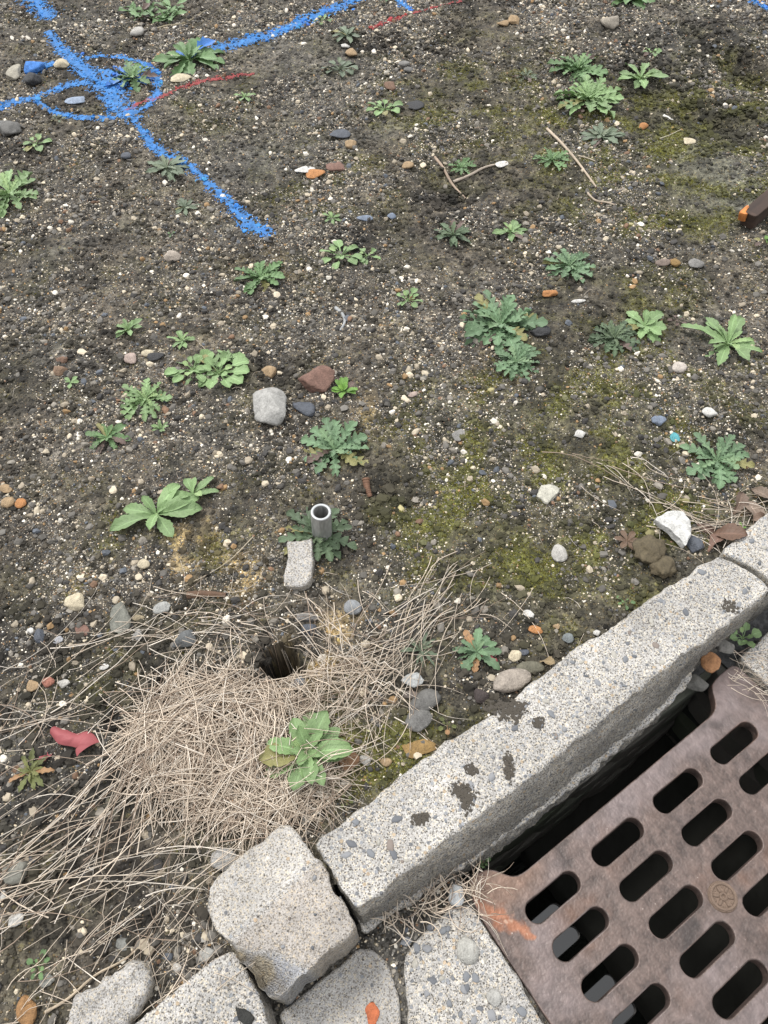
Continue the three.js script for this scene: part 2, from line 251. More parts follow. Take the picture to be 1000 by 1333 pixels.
// stones: a unit ball cut by random planes
function stoneGeo(seed, planes = 10, detail = 3, noise = .06, sharp = 14) {
  const r = rng(seed * 7919 + 13), N = [], lo = sharp > 16 ? .5 : .62, hi = sharp > 16 ? .86 : .98; for (let i = 0; i < planes; i++) { const v = new THREE.Vector3(r() * 2 - 1, r() * 2 - 1, r() * 2 - 1).normalize(); N.push([v, lo + (hi - lo) * r()]); }
  let g = mergeVertices(new THREE.IcosahedronGeometry(1, detail).deleteAttribute('uv').deleteAttribute('normal'), 1e-4); const p = g.attributes.position, v = new THREE.Vector3();
  for (let i = 0; i < p.count; i++) {
    v.fromBufferAttribute(p, i).normalize(); let s = 1;
    for (const [n, d] of N) { const q = v.dot(n); if (q > .05) s += Math.pow(q / d, sharp); }
    let R = Math.pow(s, -1 / sharp); R *= 1 + noise * (n3(v.x * 2.2 + seed, v.y * 2.2, v.z * 2.2) + .5 * n3(v.x * 5, v.y * 5 + seed, v.z * 5) + .3 * n3(v.x * 11, v.y * 11, v.z * 11 + seed));
    p.setXYZ(i, v.x * R, v.y * R, v.z * R);
  }
  g.computeBoundingBox(); const b = g.boundingBox, c = b.getCenter(new THREE.Vector3()), z = b.getSize(new THREE.Vector3()); g.translate(-c.x, -c.y, -c.z); g.scale(1 / z.x, 1 / z.y, 1 / z.z); g.computeVertexNormals();
  return g;
}
const aggGeos = [1, 2, 3, 4, 5].map(k => stoneGeo(900 + k, 9, 2, .12, 30));
const aggMats = [[.145, .152, .163], [.10, .105, .115], [.19, .193, .20], [.30, .285, .25], [.17, .14, .12]].map(c => plain(c, .75));
function aggregate(parent, list, y) { const r = rng(list.length * 31 + 5); for (const [s, t, d, k, el = 1.4] of list) { const m = mesh('aggregate_stone', aggGeos[Math.floor(r() * 5)], aggMats[k], parent); m.position.set(s, y + .0005, t); m.scale.set(d * el, .006, d); m.rotation.y = r() * 6.3; } }
const KERB_BACK = [[0, -.137], [.06, -.141], [.112, -.142], [.254, -.149], [.34, -.146], [.437, -.141], [.47, -.139], [.50, -.146], [.536, -.143], [.60, -.146], [.64, -.151], [.69, -.147], [.72, -.139], [.751, -.140], [.866, -.142], [.92, -.140], [.972, -.134], [1.0, -.139], [1.035, -.134], [1.066, -.128], [1.082, -.098]];
{
  const o = group('kerb_stone'); kerbBase(o);
  const out = [[0, -.004], [.2, -.006], [.364, -.002], [.6, -.006], [.753, -.010], [.9, -.005], [1.086, -.004], [1.094, -.03], [1.094, -.06], ...KERB_BACK.slice().reverse()];
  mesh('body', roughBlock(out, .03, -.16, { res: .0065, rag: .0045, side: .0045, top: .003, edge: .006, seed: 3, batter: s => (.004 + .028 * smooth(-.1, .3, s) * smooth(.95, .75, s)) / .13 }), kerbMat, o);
  // the thin mortar lip at the foot of the face
  const lip = [[.0, -.03], [.0, .012], [.08, .020], [.16, .027], [.25, .034], [.36, .039], [.45, .042], [.53, .041], [.62, .038], [.72, .039], [.80, .031], [.86, .019], [.9, .004], [.9, -.03]];
  mesh('mortar_lip', roughBlock(lip, -.106, -.122, { res: .005, rag: .008, side: .003, edge: .004, top: .004, seed: 9, sideDark: .3 }), kerbMat, o);
  const r = rng(42), L = []; for (let i = 0; i < 80; i++) { const big = r() < .25; L.push([.02 + r() * 1.04, -.13 + r() * .115, big ? .009 + r() * .005 : .004 + r() * .004, [0, 0, 1, 0, 2, 3, 1, 4][Math.floor(r() * 8)], 1.1 + r() * .8]); }
  aggregate(o, L, .03);
  tag(o, 'long pale concrete kerb stone with blue grey aggregate beside the iron grate', 'kerb stone');
  const o2 = group('kerb_stone'); kerbBase(o2, 1.098, .004, 0); o2.rotation.y += .01;
  mesh('body', roughBlock([[.004, -.004], [1.2, -.006], [1.2, -.14], [.14, -.142], [.05, -.139], [-.02, -.134], [-.006, -.10], [.008, -.06]], .027, -.16, { res: .011, seed: 14 }), kerbMat, o2);
  const L2 = []; for (let i = 0; i < 22; i++) L2.push([.01 + r() * .3, -.12 + r() * .1, .005 + r() * .006, Math.floor(r() * 4), 1.4]); aggregate(o2, L2, .028);
  tag(o2, 'next concrete kerb stone beyond the mossy crack at the right edge', 'kerb stone');
  // broken block at the near end
  const b = group('kerb_block'); kerbBase(b);
  const bo = [[-.012, .018], [-.06, .022], [-.12, .020], [-.176, .026], [-.192, .0], [-.198, -.066], [-.206, -.10], [-.212, -.144], [-.196, -.182], [-.165, -.192], [-.141, -.194], [-.08, -.196], [-.036, -.203], [-.022, -.196], [-.012, -.165], [-.008, -.135], [-.010, -.06]];
  const ridge = (s, t) => { const l = t - (-.112 + (s + .02) * -.13); let h = -.006 * smooth(-.004, .006, l + .006 * n2(s * 30, t * 30)); const cut = (s + .19) * -.76 + (t + .085) * .65; h -= .05 * smooth(-.004, .055, cut + .008 * n2(s * 20, t * 20)); h -= .02 * smooth(-.15, -.215, s + .01 * n2(t * 30, s)); return h; };
  const blockTint = (s, t) => { const l = t - (-.112 + (s + .02) * -.13) + .006 * n2(s * 30, t * 30), cut = (s + .19) * -.76 + (t + .085) * .65 + .008 * n2(s * 20, t * 20); if (cut > .004) { const k = smooth(.004, .012, cut), sand = smooth(.0, .3, n2(s * 26, t * 26) - (s + .17) * 9); return [lerp(1, lerp(.84, .84, sand), k), lerp(1, lerp(.88, .77, sand), k), lerp(1, lerp(.97, .63, sand), k)]; } if (Math.abs(l) < .004) return [1.25, 1.25, 1.25]; return l > 0 ? [.95, .91, .875] : [1.12, 1.11, 1.09]; };
  mesh('body', roughBlock(bo, .034, -.16, { res: .006, rag: .006, edge: .009, topFn: ridge, tint: blockTint, seed: 21, side: .004, sideDark: .6 }), fineMat, b);
  aggregate(b, [[-.05, -.15, .006, 1], [-.09, .0, .005, 1], [-.12, -.15, .005, 2], [-.16, -.12, .004, 3], [-.06, -.04, .004, 1], [-.03, -.09, .007, 2], [-.03, -.01, .003, 1], [-.10, -.06, .004, 4], [-.13, -.03, .006, 2]], .029);
  tag(b, 'short broken concrete kerb block between the long kerb and dry grass', 'kerb block');
  // sunken kerb piece at the bottom edge
  const l = group('kerb_stone'); kerbBase(l);
  mesh('body', roughBlock([[-.205, -.082], [-.202, -.02], [-.205, .055], [-.9, .06], [-.9, -.08], [-.40, -.084], [-.298, -.088], [-.24, -.094]], -.018, -.17, { res: .008, seed: 33, rag: .005 }), kerbMat, l);
  const L3 = []; for (let i = 0; i < 26; i++) L3.push([-.22 - r() * .22, -.07 + r() * .11, .004 + r() * .007, [0, 1, 0, 2, 3][Math.floor(r() * 5)], 1.5]); aggregate(l, L3, -.018);
  tag(l, 'sunken grey kerb stone cut by the bottom edge of the frame, left of the block', 'kerb stone');
  // gutter slabs
  const g1 = group('gutter_slab'); kerbBase(g1);
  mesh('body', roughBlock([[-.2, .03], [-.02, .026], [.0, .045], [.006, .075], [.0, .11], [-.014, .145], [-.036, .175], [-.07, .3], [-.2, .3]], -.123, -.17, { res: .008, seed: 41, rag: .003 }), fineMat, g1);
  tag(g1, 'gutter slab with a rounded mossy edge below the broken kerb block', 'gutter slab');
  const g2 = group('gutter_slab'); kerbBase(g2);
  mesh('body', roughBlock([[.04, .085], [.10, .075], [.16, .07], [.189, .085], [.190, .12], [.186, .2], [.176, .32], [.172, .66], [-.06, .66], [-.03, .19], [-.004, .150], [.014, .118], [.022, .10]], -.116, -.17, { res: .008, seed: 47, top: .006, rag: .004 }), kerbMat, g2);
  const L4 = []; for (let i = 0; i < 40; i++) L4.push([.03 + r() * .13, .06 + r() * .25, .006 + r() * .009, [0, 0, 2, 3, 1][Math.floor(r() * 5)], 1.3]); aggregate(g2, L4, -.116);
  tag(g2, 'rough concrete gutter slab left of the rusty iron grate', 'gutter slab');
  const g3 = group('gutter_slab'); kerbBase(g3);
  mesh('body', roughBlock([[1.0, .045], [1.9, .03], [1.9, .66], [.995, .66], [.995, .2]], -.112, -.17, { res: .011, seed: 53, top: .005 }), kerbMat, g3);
  tag(g3, 'pale concrete gutter slab at the right edge above the grate', 'gutter slab');
  const g4 = group('gutter_slab'); kerbBase(g4);
  mesh('body', roughBlock([[-.25, .32], [-.25, .66], [-1.4, .66], [-1.4, .08], [-.215, .08]], -.125, -.17, { res: .016, seed: 59 }), kerbMat, g4);
  tag(g4, 'gutter slab continuing out of the frame at the bottom', 'gutter slab');
}

{ // silt packed between the slabs and under the kerb
  const n = 90, m = 60, s0 = -.26, s1 = .203, t0 = -.01, t1 = .36, pos = [], uv = [], col = [], idx = [];
  for (let j = 0; j <= m; j++) for (let i = 0; i <= n; i++) { const s = lerp(s0, s1, i / n), t = lerp(t0, t1, j / m), y = -.133 + .012 * smooth(.03, .07, t) * smooth(.14, .06, t) * smooth(0, .05, s) - .012 * smooth(.03, .0, t) + .005 * n2(s * 30, t * 30) + .004 * n2(s * 90, t * 90); pos.push(s, y, t); uv.push(s / 1.2, t / 1.2); const b = .10 * (1 + .5 * n2(s * 20, t * 20)); col.push(b * 2, b * 1.85, b * 1.6); }
  for (let j = 0; j < m; j++) for (let i = 0; i < n; i++) { const k = j * (n + 1) + i; idx.push(k, k + n + 1, k + 1, k + 1, k + n + 1, k + n + 2); }
  const g = new THREE.BufferGeometry(); g.setAttribute('position', new THREE.Float32BufferAttribute(pos, 3)); g.setAttribute('uv', new THREE.Float32BufferAttribute(uv, 2)); g.setAttribute('color', new THREE.Float32BufferAttribute(col, 3)); g.setIndex(idx); g.computeVertexNormals();
  const o = mesh('gutter_silt', g, soilMat); kerbBase(o); tag(o, 'dark gritty silt packed between the gutter slabs', null, null, 'structure');
}

// ───────────────────────── iron grate over the catch basin ─────────────────────────
{
  const o = group('storm_drain_grate'); kerbBase(o, 0, 0, 0);
  const sh = new THREE.Shape(), V = (s, t) => [s, -t];
  const S0 = .193, S1 = .982, T0 = .052, T1 = .107, TB = .655;
  sh.moveTo(...V(S0 - .012, TB)); sh.lineTo(...V(S0, .14)); sh.quadraticCurveTo(...V(S0 + .004, T0 + .006), ...V(S0 + .034, T0 + .002));
  sh.lineTo(...V(.252, T0 + .008)); sh.bezierCurveTo(...V(.278, T0 + .022), ...V(.272, T1), ...V(.318, T1));
  sh.lineTo(...V(.838, T1 - .004)); sh.bezierCurveTo(...V(.885, T1 - .006), ...V(.884, T0 + .02), ...V(.905, T0 + .004)); sh.quadraticCurveTo(...V(.93, T0 - .004), ...V(.975, T0 - .001));
  sh.lineTo(...V(S1, T0 + .006)); sh.lineTo(...V(S1 + .004, TB)); sh.closePath();
  for (let i = 0; i < 4; i++) for (let j = 0; j < 6; j++) {
    const cs = .327 + i * .1712, ct = .169 + j * .0757, hl = .065, hw = .0228, h = new THREE.Path();
    const rr = .0226; // round ends, as cast: a little squarer than a half circle
    h.moveTo(cs - hl + rr, -ct - hw); h.lineTo(cs + hl - rr, -ct - hw); h.bezierCurveTo(cs + hl - rr * .42, -ct - hw, cs + hl, -ct - hw * .56, cs + hl, -ct); h.bezierCurveTo(cs + hl, -ct + hw * .56, cs + hl - rr * .42, -ct + hw, cs + hl - rr, -ct + hw);
    h.lineTo(cs - hl + rr, -ct + hw); h.bezierCurveTo(cs - hl + rr * .42, -ct + hw, cs - hl, -ct + hw * .56, cs - hl, -ct); h.bezierCurveTo(cs - hl, -ct - hw * .56, cs - hl + rr * .42, -ct - hw, cs - hl + rr, -ct - hw); sh.holes.push(h);
  }
  const g = new THREE.ExtrudeGeometry(sh, { depth: .026, bevelEnabled: true, bevelSize: .0025, bevelThickness: .0025, bevelSegments: 3, curveSegments: 10 }); g.rotateX(-Math.PI / 2); g.translate(0, -.12 - .0285, 0);
  const rust = pair(1024, (u, v) => { // laid out in the grate's own metres
    const s = u, t = 1 - v, a = fbm(s * 7 + 3, t * 7, 5), b = fbm(s * 22 + 9, t * 22 + 4, 4), c = fbm(s * 60, t * 60 + 8, 3), f = n2(s * 190, t * 190) + .6 * n2(s * 400, t * 400);
    let col = [.095, .068, .058].map(x => x * (1 + .35 * a + .40 * b + .40 * c + .30 * f));
    const mix = (d, w) => { w = clamp(w); for (let q = 0; q < 3; q++) col[q] = lerp(col[q], d[q] * (1 + .3 * c), w); };
    mix([.092, .048, .030], .85 * smooth(.05, .7, a)); mix([.160, .128, .124], .8 * smooth(.0, .7, fbm(s * 5 + 30, t * 5 + 11, 4))); mix([.032, .025, .023], .85 * smooth(.2, .8, fbm(s * 9 + 50, t * 9, 4)));
    const e = Math.hypot((s - .3 + .05) / .13, (t - .09) / .05); mix([.21, .125, .085], .6 * smooth(1.3, .4, e));
    // bright rust where the corner is scraped: a tapering streak
    const dx = s - .222, dy = t - .135, al = dx * .42 + dy * .91, ac = (dx * .91 - dy * .42) + .006 * n2(t * 40, s * 40), wd = .019 * (1 - Math.abs(al) / .075) + .004;
    if (Math.abs(al) < .075) { const k = smooth(1.2, .1, Math.abs(ac) / wd + .7 * c + .5 * b); mix([.27, .105, .05], k * .85); mix([.50, .37, .28], .9 * smooth(.3, .9, fbm(s * 50 + 4, t * 50, 3)) * k); }
    if (f > .78 && c > 0) mix([.5, .46, .42], .5);
    return [...col, .5 + .28 * b + .22 * c + .16 * f];
  });
  mesh('plate', g, new THREE.MeshStandardMaterial({ map: rust[0], bumpMap: rust[1], bumpScale: .0028, roughness: .52, metalness: .2 }), o);
  const em = []; const disc = new THREE.CylinderGeometry(.0265, .028, .004, 40); em.push(disc);
  const ring = new THREE.TorusGeometry(.0225, .0028, 8, 40); ring.rotateX(Math.PI / 2); ring.translate(0, .0028, 0); em.push(ring);
  const hub = new THREE.TorusGeometry(.0056, .0025, 8, 20); hub.rotateX(Math.PI / 2); hub.translate(0, .003, 0); em.push(hub);
  for (let k = 0; k < 6; k++) { const q = new THREE.CapsuleGeometry(.0033, .006, 4, 8); q.rotateZ(Math.PI / 2); q.scale(1, .9, 1); q.translate(.0135, .0026, 0); q.rotateY(k * Math.PI / 3 + .3); em.push(q); const w = new THREE.SphereGeometry(.0026, 8, 6); w.scale(1.2, .5, 1); w.translate(.0175, .0022, 0); w.rotateY((k + .5) * Math.PI / 3 + .3); em.push(w); }
  const e = mesh('emblem', mergeGeometries(em), new THREE.MeshStandardMaterial({ color: C(.27, .19, .14), map: rep(rockMap, 2), bumpMap: rep(rockBump, 3), bumpScale: .001, roughness: .7, metalness: .15 }), o); e.position.set(.588, -.1185, .3535); e.userData.label = 'raised round flower emblem';
  tag(o, 'rusty purple brown cast iron storm drain grate with rows of rounded slots', 'drain grate');
  // basin
  const b = group('catch_basin'); kerbBase(b);
  const dk = plain([.03, .034, .028], .95), H = 1.0, D = .06, y0 = -.157;
  const wall = (s0, s1, t0, t1) => { const q = new THREE.BoxGeometry(s1 - s0, H, t1 - t0); q.translate((s0 + s1) / 2, y0 - H / 2, (t0 + t1) / 2); return q; };
  mesh('wall', wall(PIT.s0 - .08, PIT.s0, PIT.t0 - .08, PIT.t1 + .08), dk, b); mesh('wall', wall(PIT.s1, PIT.s1 + .08, PIT.t0 - .08, PIT.t1 + .08), dk, b);
  mesh('wall', wall(PIT.s0 + .001, PIT.s1 - .001, PIT.t0 - .08, PIT.t0), dk, b); mesh('wall', wall(PIT.s0 + .001, PIT.s1 - .001, PIT.t1, PIT.t1 + .08), dk, b);
  const r = rng(8), bm = [[.22, .21, .18], [.17, .18, .14], [.26, .24, .21], [.13, .15, .10]].map(c => rockMat(c, .8)), bg = [1, 2, 3].map(k => boxUV(roughBlock([[-.5, -.5], [.5, -.5], [.5, .5], [-.5, .5]], .5, -.5, { res: .25, rag: .05, side: .05, top: .05, edge: .06, seed: k * 5 }).deleteAttribute('color')));
  for (let c = 0; c < 8; c++) for (let k = 0; k < 3; k++) { // courses on the end wall and under the kerb
    const h = .068, y = y0 - .04 - c * .074, off = c % 2 ? .1 : 0;
    const q = mesh('brick', bg[(c + k) % 3], bm[Math.floor(r() * 4)], b); q.position.set(PIT.s1 - .012 + r() * .008, y, PIT.t0 + .1 + k * .206 + off * .9); q.scale.set(.05, h, .196);
    const p = mesh('brick', bg[(c + k + 1) % 3], bm[Math.floor(r() * 4)], b); p.position.set(PIT.s1 - .12 - k * .206 - off, y, PIT.t0 - .006 + r() * .006); p.scale.set(.196, h, .04);
  }
  { const q = new THREE.PlaneGeometry(.54, .62, 54, 62); q.rotateX(-Math.PI / 2); const v = q.attributes.position; for (let i = 0; i < v.count; i++) { const x = v.getX(i), z = v.getZ(i); v.setY(i, .05 * smooth(-.27, -.235, x + .02 * n2(z * 9, 2)) - .02 + .012 * n2(x * 20, z * 20) + .006 * n2(x * 60, z * 60)); } q.computeVertexNormals(); const m = mesh('reflection_block', q, plain([.012, .012, .009], .95), b); m.position.set(.700, -.622, (PIT.t0 + PIT.t1) / 2); }  // added dark sheet, shaped to block water reflections in the right hand slots
  tag(b, 'dark stone lined catch basin under the iron grate', 'catch basin');
  const wg = new THREE.PlaneGeometry(PIT.s1 - PIT.s0, PIT.t1 - PIT.t0); wg.rotateX(-Math.PI / 2);
  const w = mesh('water', wg, new THREE.MeshPhysicalMaterial({ color: C(.006, .007, .006), roughness: .02, ior: 1.55, specularIntensity: 1 })); kerbBase(w, (PIT.s0 + PIT.s1) / 2, -.62, (PIT.t0 + PIT.t1) / 2);
  tag(w, 'still black water standing in the catch basin', null, null, 'structure');
}

// ───────────────────────── sprayed survey paint ─────────────────────────
const PAINT = [];
function paintMark(name, label, category, strokes, cols, hardness = 1, cell = .0036) {
  const segs = []; // [x0,z0,x1,z1,w0,w1]
  for (const st of strokes) for (let i = 0; i + 1 < st.length; i++) { const a = onGround(st[i][0], st[i][1]), b = onGround(st[i + 1][0], st[i + 1][1]); segs.push([a.x, a.z, b.x, b.z, st[i][2] * unit(a) / 2, st[i + 1][2] * unit(b) / 2]); }
  let x0 = 9, x1 = -9, z0 = 9, z1 = -9; for (const s of segs) { const m = Math.max(s[4], s[5]) * 1.6; x0 = Math.min(x0, s[0] - m, s[2] - m); x1 = Math.max(x1, s[0] + m, s[2] + m); z0 = Math.min(z0, s[1] - m, s[3] - m); z1 = Math.max(z1, s[1] + m, s[3] + m); }
  const cover = (x, z) => { let best = 9; for (const s of segs) { const dx = s[2] - s[0], dz = s[3] - s[1], L = dx * dx + dz * dz || 1e-9, u = clamp(((x - s[0]) * dx + (z - s[1]) * dz) / L), d = Math.hypot(x - s[0] - u * dx, z - s[1] - u * dz) / lerp(s[4], s[5], u); if (d < best) best = d; } return best; };
  const on = (x, z) => { const d = cover(x, z); if (d > 1.9) return false; return d + .55 * n2(x * 22 + 5, z * 22) + 1.0 * n2(x * 60, z * 60 + 3) + .55 * n2(x * 150, z * 150 + 3) + .8 * (hash2(Math.round(x * 290), Math.round(z * 290), 5) - .5) < .66 * hardness; };
  PAINT.push({ on, x0, x1, z0, z1, col: cols });
  const pos = [], col = [], idx = [], map = new Map(), r = rng(strokes.length * 91 + name.length);
  const vert = (i, j) => { const k = i * 100003 + j; if (!map.has(k)) { const x = x0 + (i + .3 * (hash2(i, j, 1) - .5)) * cell, z = z0 + (j + .3 * (hash2(i, j, 2) - .5)) * cell; map.set(k, pos.length / 3); pos.push(x, groundY(x, z) + .0026 + .0022 * n2(x * 160, z * 160), z); const v = (.8 + .45 * n2(x * 50, z * 50) + .35 * (hash2(i, j, 3) - .5)); col.push(cols[0] * v, cols[1] * v, cols[2] * v); } return map.get(k); };
  for (let i = 0; i * cell < x1 - x0; i++) for (let j = 0; j * cell < z1 - z0; j++) if (on(x0 + (i + .5) * cell, z0 + (j + .5) * cell)) { const a = vert(i, j), b = vert(i + 1, j), c = vert(i, j + 1), d = vert(i + 1, j + 1); idx.push(a, c, b, b, c, d); }
  const g = new THREE.BufferGeometry(); g.setAttribute('position', new THREE.Float32BufferAttribute(pos, 3)); g.setAttribute('color', new THREE.Float32BufferAttribute(col, 3)); g.setIndex(idx); g.computeVertexNormals();
  return tag(mesh(name, g, paintMat), label, category);
}
const paintMat = new THREE.MeshStandardMaterial({ roughness: .75, vertexColors: true });
const BLUE = [.032, .165, .43], RED = [.25, .035, .034];
paintMark('paint_line', 'blue spray paint line slanting from the top left corner through the loop', 'paint mark', [[[30, -12, 34], [62, 22, 30]], [[64, 43, 14], [84, 68, 24], [110, 92, 32], [140, 118, 34], [168, 150, 34]], [[135, 95, 30], [150, 120, 36]]], BLUE);
paintMark('paint_line', 'blue spray paint line slanting down from the loop towards the middle of the soil', 'paint mark', [[[176, 158, 12], [200, 190, 22], [222, 205, 24], [255, 222, 16], [272, 240, 16], [300, 266, 20], [326, 292, 26], [346, 302, 24]]], BLUE, .93);
paintMark('paint_line', 'thick blue spray paint line rising to the top edge right of the toothed weed', 'paint mark', [[[250, 76, 18], [285, 64, 26], [320, 54, 30], [360, 42, 28], [400, 24, 28], [440, 10, 26], [480, -8, 26]]], BLUE, 1.05);
paintMark('paint_loop', 'blue spray paint loop around a small weed at the upper left', 'paint mark', [[[95, 82, 12], [125, 74, 12], [160, 75, 14], [190, 84, 14], [206, 100, 14], [205, 122, 14], [192, 138, 14], [168, 150, 16], [140, 154, 12], [100, 154, 14], [72, 147, 16], [52, 136, 10], [45, 128, 8]], [[105, 76, 8], [70, 82, 14], [45, 92, 20]]], BLUE, .92);
paintMark('paint_line', 'blue spray paint line running level from the left edge into the loop', 'paint mark', [[[-12, 146, 16], [15, 134, 16], [45, 128, 14], [72, 117, 16], [100, 110, 18], [135, 108, 18]]], BLUE, .92);
paintMark('paint_line', 'short blue paint stroke at the top edge beside the red line', 'paint mark', [[[512, -12, 16], [524, 6, 14], [536, 13, 8]]], BLUE, .95);
paintMark('paint_line', 'blue paint stroke in the top right corner', 'paint mark', [[[968, -14, 16], [985, 2, 16], [1012, 18, 16]]], BLUE, .95);
paintMark('paint_line', 'bright red spray paint line right of the blue loop', 'paint mark', [[[160, 146, 8], [190, 132, 10], [210, 127, 10], [230, 118, 12], [262, 107, 13], [295, 101, 13], [328, 97, 8]]], RED, .85);
paintMark('paint_line', 'faded dark red paint line near the top edge', 'paint mark', [[[486, 36, 10], [510, 26, 12], [535, 18, 8], [565, 10, 9], [600, 2, 6]]], [.25, .03, .03], .72);
const painted = (x, z) => { for (const p of PAINT) if (x > p.x0 && x < p.x1 && z > p.z0 && z < p.z1 && p.on(x, z)) return p.col; return null; };

// ───────────────────────── gravel, crumbs and moss: nobody could count these ─────────────────────────
function inView(x, y, z, m = 1.06) { const d = new THREE.Vector3(x, y, z).sub(EYE), f = d.dot(FWD); return f > .1 && Math.abs(d.dot(RIGHT) / f) < 500 / FOCAL * m && Math.abs(d.dot(UPV) / f) < 666 / FOCAL * m; }
{
  const flat = g => { const n = g.toNonIndexed(); n.computeVertexNormals(); return n; };
  const r = rng(2024), variants = [[1, 7], [2, 9], [3, 6], [4, 8]].map(([s, p]) => flat(stoneGeo(s, p, 1, .28, 30))), lists = variants.map(() => []), crumbs = [[], []];
  const PAL = [[.085, .078, .067, 26], [.04, .037, .034, 22], [.13, .12, .105, 18], [.20, .18, .15, 12], [.30, .255, .19, 11], [.50, .43, .32, 9], [.66, .61, .52, 6], [.27, .17, .08, 4], [.17, .10, .06, 3], [.085, .095, .11, 4]], TOT = PAL.reduce((s, p) => s + p[3], 0);
  const pick = () => { let q = r() * TOT; for (const p of PAL) { q -= p[3]; if (q < 0) return p; } return PAL[0]; };
  const Q = new THREE.Quaternion(), E = new THREE.Euler(), M = new THREE.Matrix4(), P = new THREE.Vector3(), S = new THREE.Vector3();
  const put = (arr, x, y, z, d, fl, col) => { E.set((r() - .5) * .9, r() * 6.283, (r() - .5) * .9); M.compose(P.set(x, y, z), Q.setFromEuler(E), S.set(d * (.8 + .6 * r()), d * fl, d * (.75 + .35 * r()))); arr.push([M.clone(), col]); };
  const spot = () => { const px = -40 + 1080 * r(), py = -30 + 1390 * r(); return at(px, py); };
  // even over the ground: sample in x,z and reject
  let tries = 0, made = 0; const WANT = 270000;
  while (made < WANT && tries < 3e6) {
    tries++;
    const z = -4.6 + 4.75 * r(), x = (r() * 2 - 1) * 2.15; const [s, t] = toST(x, z); if (t > -.15 && s > -.2) continue; if (t > -.09) continue;
    const near = smooth(-2.2, -.4, z); if (!inView(x, 0, z, 1.08)) continue;
    if (r() > gritAt(x, z) * (.55 + .45 * near)) continue;
    if (Math.abs(s - HOLE[0]) < .05 && Math.abs(t - HOLE[1]) < .045) continue;
    const far = clamp((-z - .6) / 3.2), dmin = lerp(.0018, .0028, far), u = r(), d = Math.min(dmin / Math.pow(1 - u * .9995, .405), .020);
    let c = pick(); let k = .85 + .55 * r(); if (d > .008) k *= .85; const pc = painted(x, z); let col = [c[0] * k, c[1] * k, c[2] * k];
    if (pc && r() < .8) col = pc.map(v => v * (.8 + .5 * r()));
    else if (mossAt(x, z) > .5 && r() < .35) col = [col[0] * .6 + .03, col[1] * .6 + .035, col[2] * .45];
    put(lists[Math.floor(r() * 4)], x, groundY(x, z) + d * .12, z, d, .55 + .3 * r(), col); made++;
  }
  for (let k = 0; k < 120000; k++) { // dark crumbs of soil
    const z = -4.5 + 4.6 * r(), x = (r() * 2 - 1) * 2.1, [s, t] = toST(x, z); if (t > -.15 && s > -.2 || t > -.09 || !inView(x, 0, z, 1.08)) continue;
    if (n2(x * 6 + 3, z * 6 + 50) + .5 * blobSum(DARK, x, z) < .08 && r() < .75) continue;
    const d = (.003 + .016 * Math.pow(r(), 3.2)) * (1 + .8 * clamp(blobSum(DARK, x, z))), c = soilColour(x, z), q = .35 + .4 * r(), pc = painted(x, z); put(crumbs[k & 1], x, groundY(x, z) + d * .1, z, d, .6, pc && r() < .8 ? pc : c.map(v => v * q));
  }
  for (let k = 0; k < 1500; k++) { // grit washed into the gutter
    const s = -.2 + .395 * r(), t = .012 + .11 * Math.pow(r(), 1.2) + .2 * (r() < .15 ? r() : 0), [x, z] = fromST(s, t), d = .0025 + .006 * Math.pow(r(), 3), c = pick(), q = .8 + .6 * r();
    const y = -.133 + .012 * smooth(.03, .07, t) * smooth(.14, .06, t) * smooth(0, .05, s) - .012 * smooth(.03, .0, t) + .005 * n2(s * 30, t * 30) + .004 * n2(s * 90, t * 90); put(lists[k & 3], x, y + d * .2, z, d, .7, c.slice(0, 3).map(v => v * q));
  }
  const inst = (name, geo, arr, mat, label, cat) => { const m = new THREE.InstancedMesh(geo, mat, arr.length); arr.forEach(([a, c], i) => { m.setMatrixAt(i, a); m.setColorAt(i, C(...c)); }); m.name = numbered(name); m.castShadow = m.receiveShadow = true; scene.add(m); tag(m, label, cat, null, 'stuff'); };
  const gm = plain([1, 1, 1], .8), cm = plain([1, 1, 1], 1, { bumpMap: rockBump, bumpScale: .002 });
  lists.forEach((l, i) => inst('gravel', variants[i], l, gm, ['fine mixed gravel scattered over the soil', 'small pale and dark grit over the soil', 'angular little chips over the soil', 'tiny rounded pebbles over the soil'][i], 'gravel'));
  crumbs.forEach((l, i) => inst('soil_crumbs', flat(stoneGeo(50 + i, 7, 1, .9, 20)), l, cm, ['dark loose soil crumbs on the ground', 'rough dark clods of soil on the ground'][i], 'soil'));
  // moss: little cushions of upright tips
  const tips = []; for (let k = 0; k < 7; k++) { const c = new THREE.ConeGeometry(.22, .8 + .5 * r(), 4, 1, true); c.translate(0, .35, 0); c.rotateZ((r() - .5) * 1.2); c.rotateX((r() - .5) * 1.2); c.translate((r() - .5) * .9, 0, (r() - .5) * .9); tips.push(c); }
  const mg = mergeGeometries(tips), ml = [];
  for (let k = 0; k < 420000 && ml.length < 80000; k++) { const z = -4.3 + 4.3 * r(), x = (r() * 2 - 1) * 1.95, [s, t] = toST(x, z); if (t > -.15 || !inView(x, 0, z)) continue; const m = mossAt(x, z); if (r() > m * 1.25 - .12) continue; const d = .003 + .004 * r(), y = (.4 + .85 * r()) * (.7 + .5 * m); put(ml, x, groundY(x, z) - .0005, z, d, .8, [.115 * y + .02, .130 * y, .024 * y]); }
  inst('moss', mg, ml, plain([1, 1, 1], 1), 'low yellow green moss on the damp soil', 'moss');
}

